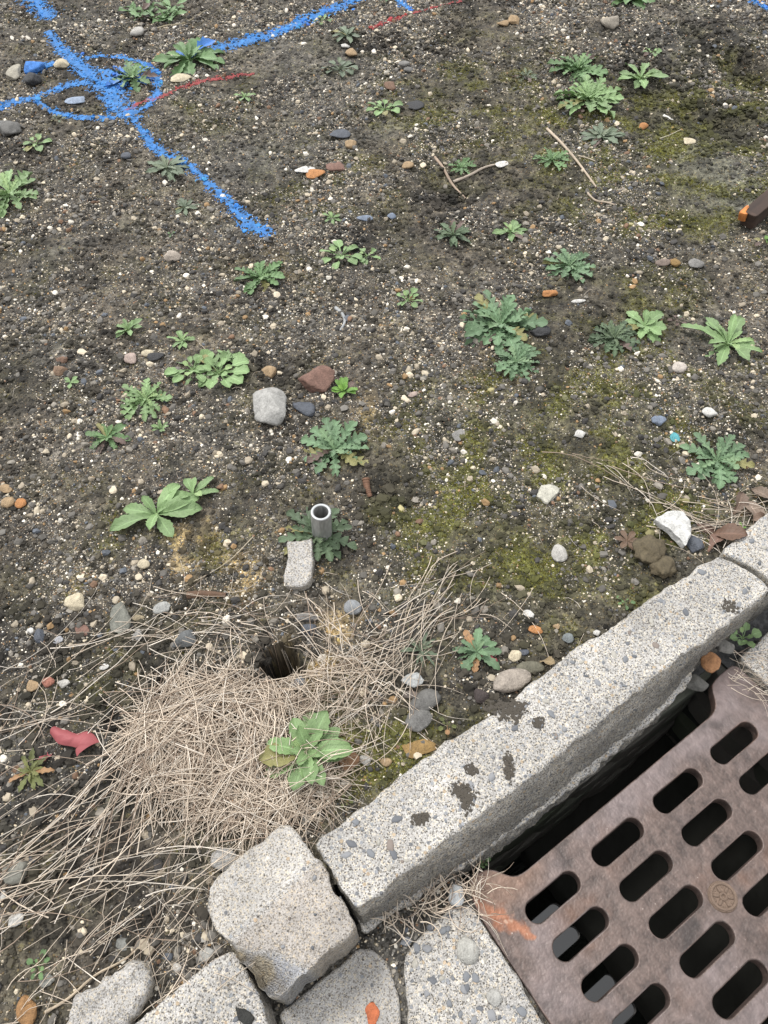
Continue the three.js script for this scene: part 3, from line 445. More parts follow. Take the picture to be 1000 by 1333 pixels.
// ───────────────────────── single stones ─────────────────────────
const K = { // base colours
  white: [.66, .64, .60], pale: [.48, .46, .42], cream: [.60, .52, .37], grey: [.26, .25, .235], mid: [.17, .165, .155], slate: [.085, .095, .115], black: [.03, .03, .032], tan: [.40, .28, .16], orange: [.48, .22, .08], brown: [.20, .12, .08], redbrown: [.22, .125, .095], pink: [.46, .36, .31], blue: [.20, .24, .31], teal: [.10, .36, .40], mossy: [.12, .095, .055], ochre: [.30, .19, .07], red: [.36, .10, .08], paint: [.07, .24, .66], green: [.16, .17, .10]
};
let stoneSeed = 100;
// centre and size in frame pixels; f: height against width; turn: degrees; kind a angular, r rounded, f flat chip
function stone(px, py, w, h, c, kind, turn, label, cat = 'stone', name, lift = 0, Y) {
  const p = Y === undefined ? onGround(px, py) : at(px, py, Y), u = unit(p), el = Math.atan2(EYE.y - p.y, Math.hypot(p.x, p.z)), fl = kind === 'f' ? .22 : kind === 'r' ? .55 : .62;
  const W = w * u, D = h * u / (Math.sin(el) + fl * .6 * Math.cos(el)), big = w * h > 500;
  const g = kind === 'c' ? stoneGeo(++stoneSeed, 9, 5, .26, 9) : kind === 'r' ? stoneGeo(++stoneSeed, 6, big ? 4 : 3, .10, 7) : stoneGeo(++stoneSeed, kind === 'f' ? 11 : 14, big ? 5 : 4, .07, 90);
  const H = fl * Math.min(W, D) * (kind === 'f' ? 1.2 : 1), ag = turn * Math.PI / 180; g.scale(W, H, D);
  const m = mesh(name || (cat === 'stone' ? (kind === 'r' ? 'pebble' : kind === 'f' ? 'stone_chip' : 'stone') : cat.replace(/ /g, '_')), boxUV(g), typeof c === 'string' ? rockMat(K[c], c === 'slate' || c === 'black' ? .6 : .85) : rockMat(c), null);
  m.position.set(p.x, (Y === undefined ? groundY(p.x, p.z) : Y) + H * .3 + lift, p.z); m.rotation.y = ag; return tag(m, label, cat);
}
const st = stone;
st(354, 537, 56, 56, [.42, .41, .385], 'a', 40, 'largest pale grey angular stone, left of the dark smooth pebble', 'stone');
st(397, 534, 34, 22, 'slate', 'r', -30, 'dark slate pebble touching the large pale stone on its right');
st(415, 501, 50, 40, 'redbrown', 'a', 20, 'reddish brown rough stone left of the bright green sprout');
st(351, 486, 20, 22, 'tan', 'a', 10, 'tan stone just above the large pale grey stone');
st(345, 512, 18, 10, 'orange', 'a', 0, 'small orange stone peeping out behind the large pale stone');
st(225, 336, 24, 16, [.42, .36, .30], 'a', 3, 'square pinkish tan stone chip on the soil below the blue line');
st(100, 785, 30, 25, 'cream', 'a', -15, 'cream yellow stone at the left, above a reddish chip');
st(158, 805, 28, 44, [.20, .20, .17], 'f', 5, 'flat grey rectangular stone right of the cream stone');
st(107, 821, 24, 15, 'redbrown', 'f', -30, 'flat reddish brown chip below the cream stone');
st(188, 735, 16, 15, 'cream', 'r', 0, 'round cream pebble below the broad leaved weed');
st(8, 618 + 20, 20, 14, 'tan', 'a', 0, 'tan stone at the left edge beside two orange brown pebbles');
st(12, 656, 17, 17, 'tan', 'r', 0, 'left one of two orange brown pebbles at the left edge');
st(28, 657, 15, 16, 'orange', 'r', 0, 'right one of two orange brown pebbles at the left edge');
st(81, 470, 16, 10, 'brown', 'a', 0, 'upper of two brown stones left of a tiny sprout');
st(79, 484, 20, 16, [.26, .17, .11], 'a', 8, 'lower of two brown stones left of a tiny sprout');
st(171, 469, 17, 20, 'pink', 'a', 30, 'pinkish cream stone above the lobed light weed');
st(193, 461, 16, 11, 'cream', 'r', 0, 'small cream pebble next to a dark stone above the light weed');
st(204, 467, 22, 14, 'black', 'a', 0, 'black stone right of the small cream pebble');
st(21, 97, 18, 28, [.40, .37, .30], 'a', 0, 'tall pale stone at the left inside the blue paint');
st(46, 92, 28, 16, 'paint', 'a', 10, 'stone splashed with blue paint near the left edge');
st(45, 109, 24, 18, 'black', 'a', 0, 'dark rough stone under the blue painted stone');
st(81, 87, 22, 13, 'cream', 'a', -12, 'cream stone beside the blue crossing lines');
st(98, 132, 26, 10, [.30, .36, .46], 'f', 8, 'bluish pale chip inside the blue loop');
st(180, 46, 18, 15, 'pale', 'a', 0, 'round whitish stone below the low weed at the top left');
st(236, 103, 28, 12, 'cream', 'f', 12, 'flat cream chip between blue and red paint');
st(14, 173, 34, 22, 'mid', 'a', -35, 'dark grey stone at the left edge below the blue line');
st(165, 205, 14, 10, 'slate', 'r', 0, 'bluish grey pebble left of the lower blue line');
st(397, 222, 28, 10, 'white', 'f', 3, 'white sharp shard left of an orange chip');
st(411, 227, 26, 12, 'orange', 'f', 14, 'orange chip touching the white shard');
st(437, 218, 26, 14, 'redbrown', 'f', 0, 'reddish brown flat stone right of the orange chip');
st(443, 176, 28, 14, 'slate', 'f', -6, 'dark slate chip in the upper middle of the soil');
st(457, 190, 15, 14, 'tan', 'a', 0, 'tan stone just below the upper dark slate chip');
st(457, 73, 18, 12, 'tan', 'a', -20, 'tan stone between two pale weeds at the top');
st(450, 62, 12, 7, 'white', 'a', 0, 'tiny white stone above the tan one at the top');
st(508, 115, 14, 18, 'brown', 'a', 15, 'brown upright stone in the upper middle');
st(526, 85, 15, 9, 'grey', 'r', 0, 'upper of two grey pebbles near the top');
st(532, 93, 13, 8, 'mid', 'r', 0, 'lower of two grey pebbles near the top');
st(541, 140, 24, 12, 'black', 'f', 0, 'flat black stone right of a small pale weed');
st(475, 286, 22, 9, 'blue', 'r', -8, 'long blue grey pebble in the middle');
st(510, 283, 12, 10, 'blue', 'r', 0, 'round blue grey pebble beside the long one');
st(531, 218, 16, 12, 'tan', 'r', 0, 'yellow tan pebble in the upper middle');
st(793, 33, 25, 17, [.36, .32, .26], 'a', 0, 'greyish tan stone near the top right weeds');
st(668, 30, 16, 14, 'tan', 'a', 20, 'right one of two tan stones near the top edge');
st(654, 33, 16, 9, 'tan', 'a', 0, 'left one of two tan stones near the top edge');
st(868, 154, 10, 16, 'white', 'f', 15, 'upright white shard among moss at the right');
st(838, 166, 13, 9, 'orange', 'r', 0, 'orange pebble left of the white shard');
st(897, 185, 17, 12, 'cream', 'f', -30, 'cream triangular chip right of the white shard');
st(905, 346, 20, 16, 'grey', 'a', -10, 'grey stone with a dark hollow at the right');
st(879, 344, 14, 11, 'ochre', 'r', 0, 'yellow stone left of the grey stone at the right');
st(862, 344, 20, 11, [.22, .17, .14], 'r', 0, 'brown flat pebble left of the yellow stone');
st(703, 434, 27, 20, 'black', 'a', 10, 'black stone on the right side of the large lobed weed');
st(716, 384, 20, 13, 'orange', 'a', -15, 'orange stone below the grey green lobed weed');
st(753, 393, 20, 6, 'white', 'r', 0, 'thin white pebble right of the orange stone');
st(883, 480, 21, 17, [.58, .52, .46], 'r', 15, 'pinkish white pebble below the toothed weed at the right');
st(923, 539, 21, 16, 'white', 'a', -15, 'white quartz stone at the right above the dark weed');
st(857, 550, 18, 17, 'blue', 'a', 0, 'blue grey stone right of centre in moss');
st(878, 570, 13, 15, 'teal', 'f', 10, 'turquoise glass chip beside the blue grey stone');
st(754, 567, 16, 15, 'white', 'a', 0, 'small white stone in the mossy middle right');
st(713, 645, 32, 28, [.52, .50, .42], 'f', 0, 'flat pale stone sunk in moss');
st(597, 567, 18, 18, 'grey', 'f', 0, 'grey flat chip in the middle of the soil');
st(537, 515, 14, 10, 'pink', 'a', 0, 'pinkish small stone in the middle');
st(727, 722, 21, 26, 'pale', 'r', 15, 'oval pale grey pebble standing out on the moss left of a mossy clod');
{ const p = onGround(872, 697), u = unit(p), g = roughBlock([[-22, -12], [-3, -19], [19, -17], [24, -3], [19, 9], [7, 21], [1, 12], [-9, 0]].map(([x, y]) => [x * u, y * u * 1.25]), .010, -.012, { res: .0035, rag: .004, side: .003, edge: .003, top: .004, seed: 91, topFn: (a, b) => .25 * Math.min(0, a * .6 - b * .5) + .004 * n2(a * 60, b * 60) }).deleteAttribute('color');
  const m = mesh('stone', g, rockMat([.66, .65, .62]), null); m.position.set(p.x, groundY(p.x, p.z) + .028, p.z); m.rotation.set(.18, .1, -.12); tag(m, 'white angular limestone piece lying on the mossy clod', 'stone'); }
st(862, 741, 38, 36, 'mossy', 'c', 50, 'smaller brown mossy clod touching the kerb back', 'clod');
st(846, 722, 50, 46, 'mossy', 'c', 20, 'large brown mossy clod behind the kerb', 'clod');
st(902, 710, 22, 26, 'slate', 'a', 0, 'dark stone squeezed between the white rock and kerb');
st(697, 821, 19, 12, 'orange', 'r', -18, 'orange oval pebble behind the kerb');
st(739, 832, 15, 15, [.20, .22, .22], 'r', 0, 'grey pebble right of the orange oval one');
st(724, 816, 9, 10, 'tan', 'a', 0, 'tan chip between the orange and the grey pebble');
st(688, 800, 15, 10, 'white', 'a', -35, 'small white chip behind the kerb');
st(777, 825, 10, 10, 'white', 'a', 0, 'little white stone against the back of the kerb');
st(682, 850, 14, 10, 'slate', 'r', 0, 'dark pebble beside pale chips at the kerb back');
st(670, 855, 18, 18, 'cream', 'a', 0, 'pale yellow stone near the reddish weed and kerb');
st(666, 888, 54, 32, [.36, .31, .26], 'r', 12, 'two toned grey and brown cobble set against the kerb');
st(690, 870, 38, 18, [.15, .14, .10], 'r', 0, 'dark olive pebble behind the two toned cobble');
st(627, 907, 20, 22, [.06, .045, .042], 'r', 0, 'small dark round stone left of the two toned cobble');
st(537, 888, 30, 23, [.46, .47, .46], 'a', 10, 'pale grey angular stone below the grey green weed');
st(552, 914, 46, 30, [.15, .145, .135], 'r', 20, 'dark grey stone below the pale angular one');
st(546, 938, 38, 32, 'mid', 'a', 40, 'rough grey stone with a pale face nearest the kerb');
st(536, 905, 22, 12, [.18, .15, .13], 'r', 0, 'brownish flat pebble tucked under the pale angular stone');
st(546, 975, 46, 24, 'ochre', 'f', 5, 'ochre stone sunk in the soil by the kerb back');
st(455, 991, 28, 29, [.27, .15, .08], 'a', 15, 'rusty brown stone right of the weed in the dry grass');
st(476, 991, 18, 15, 'pale', 'a', 0, 'whitish stone right of the rusty brown stone');
st(503, 993, 16, 12, 'tan', 'r', 0, 'small tan stone near the near end of kerb back');
st(403, 820, 20, 17, 'slate', 'a', 10, 'blue grey stone below the concrete chunk');
st(400, 804, 34, 16, [.20, .19, .18], 'a', 0, 'rough grey stone above the blue grey one');
st(459, 793, 22, 24, [.27, .28, .29], 'r', 40, 'smooth grey oval pebble above the straw tuft');
st(350, 905, 24, 32, [.36, .32, .28], 'a', 15, 'pale broken stone half under the straw heap');
st(389, 890, 18, 18, [.30, .33, .37], 'a', 0, 'bluish white stone beside the dark hole');
st(240, 836, 32, 26, [.13, .135, .135], 'a', 25, 'dark grey angular stone above the straw heap');
st(211, 793, 24, 18, [.38, .38, .36], 'a', 20, 'pale grey rough stone beside the flat rectangular one');
st(181, 805, 16, 10, [.34, .28, .18], 'r', 0, 'yellowish oval pebble right of the flat grey stone');
st(180, 828, 14, 18, [.30, .29, .27], 'a', 0, 'grey stone below the yellowish oval pebble');
st(45, 894, 18, 17, 'tan', 'a', 0, 'tan stone beside a pinkish crumbly stone at the left');
st(63, 889, 17, 14, [.40, .17, .12], 'a', 0, 'pinkish red crumbly stone at the left');
st(84, 891, 18, 12, 'pale', 'a', 0, 'whitish rough stone right of the pinkish red one');
st(136, 868, 13, 8, 'white', 'f', 10, 'little white triangular chip at the left');
st(40, 822, 10, 9, 'white', 'r', 0, 'tiny white pebble far left above a dark stone');
st(52, 830, 15, 20, 'slate', 'a', 20, 'dark blue grey stone by the tiny white pebble');
st(77, 834, 12, 12, [.48, .48, .50], 'a', 0, 'speckled pale stone left of the flat grey stone');
st(292, 1121, 34, 30, [.40, .39, .37], 'r', 10, 'round pale concrete lump beside the broken kerb block');
st(398, 1063, 18, 24, [.36, .34, .30], 'a', -20, 'small pale stone behind the joint of block and kerb');
st(22, 1136, 33, 35, [.20, .195, .165], 'a', 0, 'mossy grey stone at the left edge in straw');
st(22, 1198, 21, 17, 'white', 'a', 15, 'bright white stone in straw at the lower left');
st(5, 1165, 10, 12, 'white', 'a', 0, 'white stone cut by the left edge');
st(120, 1128, 9, 11, 'white', 'f', 20, 'tiny white chip in the middle of the straw');
st(63, 1276, 20, 19, [.30, .30, .27], 'a', 0, 'grey stone at the lower left above the orange brown piece');
st(161, 1230, 20, 17, [.24, .24, .22], 'a', 0, 'grey chip above the pale slab of rock');
st(270, 1243, 22, 20, [.42, .41, .38], 'a', 0, 'pale crumb of concrete beside the sunken kerb stone');
st(265, 1222, 15, 10, 'pale', 'a', 0, 'small pale concrete crumb left of the broken block');
st(231, 1260, 12, 12, 'white', 'a', 0, 'white pebble between the rock slab and sunken kerb');
st(38, 1316, 26, 40, [.33, .18, .075], 'a', 10, 'orange brown wood like piece at the bottom left', 'stone');
// on the gutter
const GY = -.116;
st(609, 1237, 29, 34, [.46, .45, .41], 'r', 0, 'pale grey pebble on the gutter slab left of the grate', 'stone', 'pebble', 0, GY);
st(593, 1168, 20, 28, [.50, .52, .53], 'a', 0, 'pale bluish stone in straw at the grate corner', 'stone', 'stone', .012, GY);
st(643, 1299, 20, 22, [.44, .43, .40], 'r', 0, 'round pale stone set in the gutter slab near the bottom', 'stone', 'pebble', 0, GY);
st(921, 868, 25, 31, [.46, .23, .105], 'r', -20, 'orange brown pebble at the foot of the kerb above the grate', 'stone', 'pebble', .015, -.118);
st(941, 846, 22, 22, [.22, .21, .19], 'a', 0, 'grey stone behind the orange brown pebble', 'stone', 'stone', .01, -.118);
st(903, 892, 34, 26, [.15, .145, .13], 'a', 15, 'dark grey stone below the orange brown pebble', 'stone', 'stone', 0, -.13);
st(484, 1320, 20, 26, [.52, .15, .06], 'f', -25, 'orange brick chip at the bottom on the rounded slab', 'brick chip', 'brick_chip', .004, -.128);
st(318, 1322, 30, 16, [.028, .028, .025], 'a', -35, 'black wet crumb on the sunken kerb stone', 'clod', 'clod', 0, -.018);
// soil clumps lying on the kerb top
[[655, 920, 62, 16, 0, 'elongated dark soil patch on the kerb top behind the grate'], [668, 928, 40, 22, 30, 'dark soil lump just beside the elongated patch on the kerb'], [700, 941, 18, 14, 0, 'small dark soil patch nearest the cobble on the kerb'], [662, 998, 14, 34, 0, 'upright dark stain near the front edge of the kerb'], [604, 1030, 36, 20, -15, 'branching dark soil patch on the middle of the kerb'], [607, 1043, 18, 26, 0, 'lower arm of the branching dark patch on the kerb'], [547, 1066, 28, 12, 8, 'dark flat soil smear near the near end of the kerb'], [612, 1002, 16, 14, 30, 'dark blue grey fleck between soil patches on the kerb'], [951, 789, 22, 17, -20, 'brownish flat patch near the far end of the kerb']]
  .forEach(([x, y, w, h, a, l]) => { // thin crusts of crumbs
    const r = rng(x * 7 + y), p = at(x, y, .031), u = unit(p), list = [], n = Math.round(30 + w * h * .14), cg = [0, 1, 2].map(k => stoneGeo(640 + k, 6, 1, .6, 14));
    for (let k = 0; k < n; k++) { const q = Math.pow(r(), .62) * (.7 + .5 * r()), an = r() * 6.28, d = (.0022 + .0055 * r() * r()), g = cg[k % 3].clone(); g.scale(d * (1 + r()), d * .4, d); g.rotateY(r() * 6); let px = q * Math.cos(an) * w * u * .5, pz = q * Math.sin(an) * h * u * .6; const c = Math.cos(a * Math.PI / 180), sn = Math.sin(a * Math.PI / 180); g.translate(px * c + pz * sn, 0, -px * sn + pz * c); list.push(g); }
    const m = mesh('soil_patch', mergeGeometries(list), rockMat([.075, .064, .05], .95), null); m.position.set(p.x, .0318, p.z); tag(m, l, 'soil patch');
  });
// larger built lumps
{
  const p = onGround(392, 742), g = roughBlock([[-.030, -.062], [-.012, -.060], [.030, -.068], [.031, -.02], [.028, .03], [.018, .05], [.006, .056], [-.03, .050], [-.036, .042], [-.030, .0], [-.028, -.03]], .022, -.012, { res: .004, rag: .003, edge: .005, seed: 71 });
  const m = mesh('concrete_chunk', g, fineMat); m.position.set(p.x, groundY(p.x, p.z) + .006, p.z); m.rotation.set(.12, 0, .05); tag(m, 'pale curved concrete chunk leaning below the steel pipe stub', 'concrete chunk');
  const k = mesh('rock', roughBlock([[-.52, -.05], [-.487, -.150], [-.462, -.178], [-.42, -.172], [-.387, -.176], [-.345, -.164], [-.338, -.135], [-.362, -.10], [-.41, -.088], [-.45, -.06]], -.012, -.12, { res: .006, rag: .008, side: .006, top: .009, edge: .014, seed: 83, topFn: (s, t) => .012 * n2(s * 18, t * 40) }), fineMat); kerbBase(k);
  tag(k, 'pale layered rock slab at the bottom left beside the sunken kerb stone', 'rock');
}

// ───────────────────────── weeds ─────────────────────────
const leafTex = tex(256, (u, v) => { const c = Math.abs(u - .5) * 2, vein = Math.abs(((v * 7 - c * 1.3) % 1 + 1) % 1 - .5); let b = .60 + .12 * n2(u * 9, v * 14) + .12 * n2(u * 30, v * 40); b += .40 * smooth(.16, .0, c) * (1 - .5 * v) + .16 * smooth(.35, 0, v) + .12 * smooth(.07, 0, vein) - .06 * smooth(.2, .07, vein) * smooth(.0, .07, vein); return [b * .98, b, b * (.95 + .1 * smooth(.1, 0, c))]; }, true, false);
const leafBump = tex(128, (u, v) => { const c = Math.abs(u - .5) * 2, vein = Math.abs(((v * 7 - c * 1.3) % 1 + 1) % 1 - .5); return .5 - .3 * smooth(.12, 0, c) - .22 * smooth(.12, 0, vein) + .2 * n2(u * 18, v * 24); }, false, false);
const LEAF = {
  toothed: u => (.022 + .15 * Math.pow(Math.max(0, Math.sin(Math.PI * Math.pow(u, 1.55))), .75)) * (1 + .42 * (((u * 5.5) % 1) - .5) * smooth(.15, .4, u) * smooth(1, .9, u)),
  lobed: u => (.018 + .175 * Math.pow(Math.max(0, Math.sin(Math.PI * Math.pow(u, 1.25))), .8)) * (u > .86 ? 1 : .20 + .80 * Math.pow(Math.abs(Math.sin(Math.PI * (u * 5.4 + .1))), .9)),
  spoon: u => u < .46 ? .024 + .02 * u : .024 + .20 * Math.sqrt(Math.max(0, 1 - ((u - .73) / .275) ** 2)) * smooth(.44, .58, u),
  broad: u => (.026 + .205 * Math.pow(Math.max(0, Math.sin(Math.PI * Math.pow(u, 1.5))), .8)) * (1 + .06 * Math.sin(u * 40)),
  narrow: u => (.012 + .075 * Math.pow(Math.max(0, Math.sin(Math.PI * Math.pow(u, 1.4))), .8)) * (1 + .25 * Math.sin(u * 26)),
};
function leafGeo(kind, seed, arch, droop, fold) {
  const r = rng(seed), rows = kind === 'lobed' ? 28 : kind === 'toothed' ? 22 : 15, f = LEAF[kind], pos = [], uv = [], idx = [], ph = r() * 6, tw = (r() - .5) * .5, bend = (r() - .5) * .25;
  for (let i = 0; i <= rows; i++) {
    const u = i / rows, w = i === rows ? .002 : f(clamp(u + .03 * n2(u * 5, seed * 3))) * (1 + .22 * n2(u * 9, seed) + .2 * n2(u * 21, seed + 5));
    for (let c = -2; c <= 2; c++) {
      const k = c / 2, asym = 1 + .15 * (k > 0 ? 1 : -1) * n2(u * 5 + seed, 3), fw = kind === 'lobed' ? .10 * Math.abs(k) * (w / .19) : .02 * Math.abs(k);
      pos.push(k * w * asym + bend * u * u, arch * u - droop * u * u + fold * Math.abs(k) * w + .03 * Math.sin(u * 9 + ph + k * 2.2) * Math.abs(k) + tw * k * w * u, u + fw - .0);
      uv.push(k * .5 + .5, u);
    }
  }
  for (let i = 0; i < rows; i++) for (let c = 0; c < 4; c++) { const a = i * 5 + c; idx.push(a, a + 5, a + 1, a + 1, a + 5, a + 6); }
  const g = new THREE.BufferGeometry(); g.setAttribute('position', new THREE.Float32BufferAttribute(pos, 3)); g.setAttribute('uv', new THREE.Float32BufferAttribute(uv, 2)); g.setIndex(idx); g.computeVertexNormals(); return g;
}
const leafSets = {}; for (const k of Object.keys(LEAF)) leafSets[k] = [0, 1, 2, 3, 4, 5].map(i => leafGeo(k, 11 + i * 7, .19 + .07 * (i % 3), .19 + .08 * (i % 4), .3 + .12 * (i % 2)));
const leafMat = c => new THREE.MeshPhysicalMaterial({ color: C(...c), map: leafTex, bumpMap: leafBump, bumpScale: .0015, roughness: .62, transmission: .22, thickness: 0, side: THREE.DoubleSide });
const GREEN = { light: [.33, .50, .21], mid: [.20, .35, .135], dark: [.22, .36, .19], grey: [.21, .27, .175], deep: [.135, .205, .105], bright: [.24, .48, .075], olive: [.20, .22, .06] };
const greens = {}; for (const [k, c] of Object.entries(GREEN)) greens[k] = [.78, .92, 1.06, 1.22].map((m, i) => leafMat([c[0] * m * (i === 3 ? 1.08 : 1), c[1] * m, c[2] * m]));
const yellowLeaf = leafMat([.36, .33, .12]), redLeaf = leafMat([.55, .10, .12]), tanLeaf = leafMat([.55, .30, .14]), blueLeaf = leafMat([.07, .28, .85]), brownLeaf = leafMat([.22, .13, .08]), purpleLeaf = leafMat([.19, .12, .10]);
const WEED_NAMES = { toothed: 'toothed_weed', lobed: 'lobed_weed', spoon: 'round_leaved_weed', broad: 'broad_leaved_weed', narrow: 'narrow_leaved_weed' };
let weedSeed = 500;
// centre and full width in frame pixels
function weed(px, py, wpx, kind, colour, label, o = {}) {
  const r = rng(++weedSeed), p = o.Y === undefined ? onGround(px, py) : at(px, py, o.Y), u = unit(p), R = wpx * u / 2, n = (o.n && Math.round(o.n * (kind === 'lobed' ? 1.45 : kind === 'toothed' ? 1.25 : 1))) || (kind === 'lobed' ? 34 : kind === 'spoon' ? 17 : kind === 'broad' ? 7 : 18), up = o.up || 0;
  const g = group(o.name || WEED_NAMES[kind]); g.position.set(p.x, (o.Y === undefined ? groundY(p.x, p.z) : o.Y) + .003 + (o.lift || 0), p.z);
  const a0 = r() * 6.28;
  for (let i = 0; i < n; i++) {
    const inner = i >= n * .6, q = i / n, mats = greens[colour];
    let L = R * (inner ? .42 + .3 * r() : .82 + .3 * r()) * (o.spread ? 1 + o.spread * (r() - .5) : 1), m = mats[Math.min(3, Math.floor(r() * 3 + (inner ? 1 : 0)))], lab;
    const az = a0 + i * 2.39996 + (r() - .5) * .5, tilt = (inner ? .26 + .38 * r() : -.01 + .17 * r()) + up;
    if (o.red && i === 2) { m = redLeaf; lab = 'bright red leaf'; } else if (o.tan && i < o.tan + 3 && i > 2) { m = tanLeaf; lab = 'tan withered leaf'; } else if (o.blue && !inner && r() < o.blue) { m = blueLeaf; lab = 'leaf sprayed with blue paint'; } else if (o.dead && r() < o.dead) m = purpleLeaf; else if (!inner && r() < .07) m = r() < .5 ? yellowLeaf : purpleLeaf;
    const off = o.cluster ? [(r() - .5) * R * o.cluster, (r() - .5) * R * o.cluster] : [0, 0]; if (o.cluster) L *= .62;
    const f = mesh('leaf', leafSets[kind][Math.floor(r() * 6)], m, g); f.rotation.set(-tilt, az, (r() - .5) * .5, 'YXZ'); const wd = (o.fat || 1) * (kind === 'lobed' ? .82 : .92) * (.8 + .35 * r()); f.scale.set(L * wd, L, L); f.position.set(off[0], inner ? .004 : .001 + .002 * q, off[1]); if (lab) f.userData.label = lab;
  }
  if (o.core !== false && wpx > 40 && !o.cluster) { const c = mesh('stem', new THREE.SphereGeometry(1, 8, 6), greens[colour][3], g); c.scale.set(R * .06, R * .07, R * .06); }
  return tag(g, label, o.cat || 'weed');
}
weed(200, 20, 78, 'toothed', 'mid', 'low dense green weed at the top left beside a bent twig', { n: 40, cluster: 1.5, up: .15 });
weed(247, 80, 92, 'toothed', 'mid', 'green weed with a blue painted leaf where the blue line starts', { n: 18, blue: .2, fat: 1 });
weed(172, 104, 70, 'lobed', 'mid', 'weed with blue painted outer leaves inside the blue loop', { blue: .55 });
weed(48, 190, 42, 'spoon', 'light', 'small round leaved light weed at the left below the blue line', { n: 11 });
weed(15, 255, 88, 'lobed', 'light', 'light green weed cut by the left edge', { n: 16 });
weed(218, 221, 56, 'narrow', 'grey', 'grey green weed touching the lower blue line', { n: 24, fat: 1.6 });
weed(242, 272, 36, 'toothed', 'grey', 'small grey green weed left of the lower blue line', { n: 11 });
weed(223, 307, 13, 'spoon', 'mid', 'tiny seedling above the square tan chip', { n: 5 });
weed(319, 128, 28, 'toothed', 'light', 'small light weed right of the red paint line', { n: 8 });
weed(76, 157, 22, 'spoon', 'grey', 'tiny greyish weed under the left end of the loop', { n: 8 });
weed(420, 28, 30, 'spoon', 'light', 'small light weed on the edge of the thick blue line', { n: 8 });
weed(452, 48, 46, 'toothed', 'grey', 'pale weed just right of the thick blue line', { n: 11 });
weed(442, 92, 48, 'spoon', 'grey', 'pale grey green rosette below the thick blue line', { n: 13 });
weed(500, 145, 48, 'spoon', 'light', 'pale round leaved rosette left of the flat black stone', { n: 13 });
weed(433, 286, 28, 'toothed', 'light', 'tiny light weed above the long blue grey pebble', { n: 8 });
weed(340, 364, 72, 'lobed', 'mid', 'green lobed weed left of centre below the end of the blue line', { n: 18 });
weed(445, 335, 54, 'spoon', 'light', 'left half of a pair of small round leaved weeds in the upper middle', { n: 13 });
weed(478, 335, 38, 'spoon', 'light', 'right half of a pair of small round leaved weeds in the upper middle', { n: 9 });
weed(505, 1, 26, 'toothed', 'mid', 'small weed cut by the top edge beside the blue line', { n: 8 });
weed(820, 3, 68, 'toothed', 'mid', 'green weed cut by the top edge at the right', { n: 18, up: .2 });
weed(752, 92, 74, 'lobed', 'mid', 'upper weed of the clump at the top right', { n: 20 });
weed(766, 132, 86, 'lobed', 'light', 'largest weed of the clump at the top right', { n: 34 });
weed(833, 105, 64, 'toothed', 'light', 'light green spiky weed right of the clump at the top right', { n: 13 });
weed(848, 70, 27, 'spoon', 'light', 'small round light weed near the top right', { n: 12 });
weed(782, 180, 56, 'narrow', 'grey', 'grey weed below the clump at the top right', { n: 24, fat: 1.7 });
weed(718, 211, 50, 'lobed', 'mid', 'small ragged weed above the long stick', { n: 14 });
weed(685, 102, 36, 'lobed', 'grey', 'faded small weed left of the top right clump', { n: 10, dead: .4 });
weed(600, 220, 38, 'lobed', 'mid', 'small green weed at the forked twig', { n: 12 });
weed(590, 308, 54, 'narrow', 'deep', 'faint dark weed left of a light green rosette', { n: 26, fat: 1.5 });
weed(665, 304, 48, 'toothed', 'light', 'light green rosette beside a bluish stone', { n: 11, fat: 1.2 });
weed(741, 349, 66, 'lobed', 'dark', 'grey green lobed rosette above the orange stone', { n: 24 });
weed(531, 393, 40, 'spoon', 'light', 'small neat light rosette in the centre', { n: 13, fat: .8 });
weed(652, 425, 112, 'lobed', 'dark', 'largest dark lobed rosette right of centre', { n: 30 });
weed(672, 474, 68, 'lobed', 'dark', 'lower rosette joined to the largest lobed one', { n: 22 });
weed(799, 443, 68, 'lobed', 'deep', 'dark ruffled rosette left of a light green one', { n: 28 });
weed(838, 427, 66, 'toothed', 'light', 'light green broad rosette right of the dark ruffled one', { n: 11, fat: 1.35 });
weed(947, 450, 102, 'toothed', 'light', 'sprawling light green weed with long leaves near the right edge', { n: 14, spread: .7, fat: .85 });
weed(815, 419, 5, 'spoon', 'grey', 'speck of a seedling between the two rosettes', { n: 3 });
weed(881, 419, 24, 'spoon', 'grey', 'withered brownish rosette between two light weeds', { n: 8, dead: .8 });
weed(168, 432, 44, 'toothed', 'light', 'upright small weed at the left above the cream stone', { n: 10, up: .3 });
weed(238, 446, 40, 'toothed', 'light', 'small weed above the large round leaved clump', { n: 10 });
weed(252, 484, 66, 'spoon', 'light', 'left plant of the round leaved light green clump', { n: 20 });
weed(286, 488, 74, 'spoon', 'light', 'right plant of the round leaved light green clump', { n: 20 });
weed(298, 470, 40, 'toothed', 'light', 'pointed weed behind the round leaved clump', { n: 9 });
weed(191, 522, 76, 'lobed', 'light', 'light green lobed rosette left of the round leaved clump', { n: 17 });
weed(141, 572, 54, 'toothed', 'mid', 'compact rosette below the light lobed one at the left', { n: 16 });
weed(210, 560, 27, 'toothed', 'light', 'tiny upright weed right of the compact rosette', { n: 10, up: .3 });
weed(93, 500, 25, 'broad', 'light', 'tiny sprout right of two brown stones', { n: 6 });
weed(448, 511, 40, 'broad', 'bright', 'bright green fresh sprout right of the reddish brown stone', { n: 14, up: .35, fat: 1.1 });
weed(436, 588, 98, 'lobed', 'dark', 'dark lobed rosette above the steel pipe', { n: 20, fat: 1.15 });
weed(414, 698, 98, 'lobed', 'deep', 'dark rosette growing around the steel pipe', { n: 20 });
weed(205, 672, 110, 'broad', 'light', 'big light green weed with broad pointed leaves at the left', { n: 9, fat: .95 });
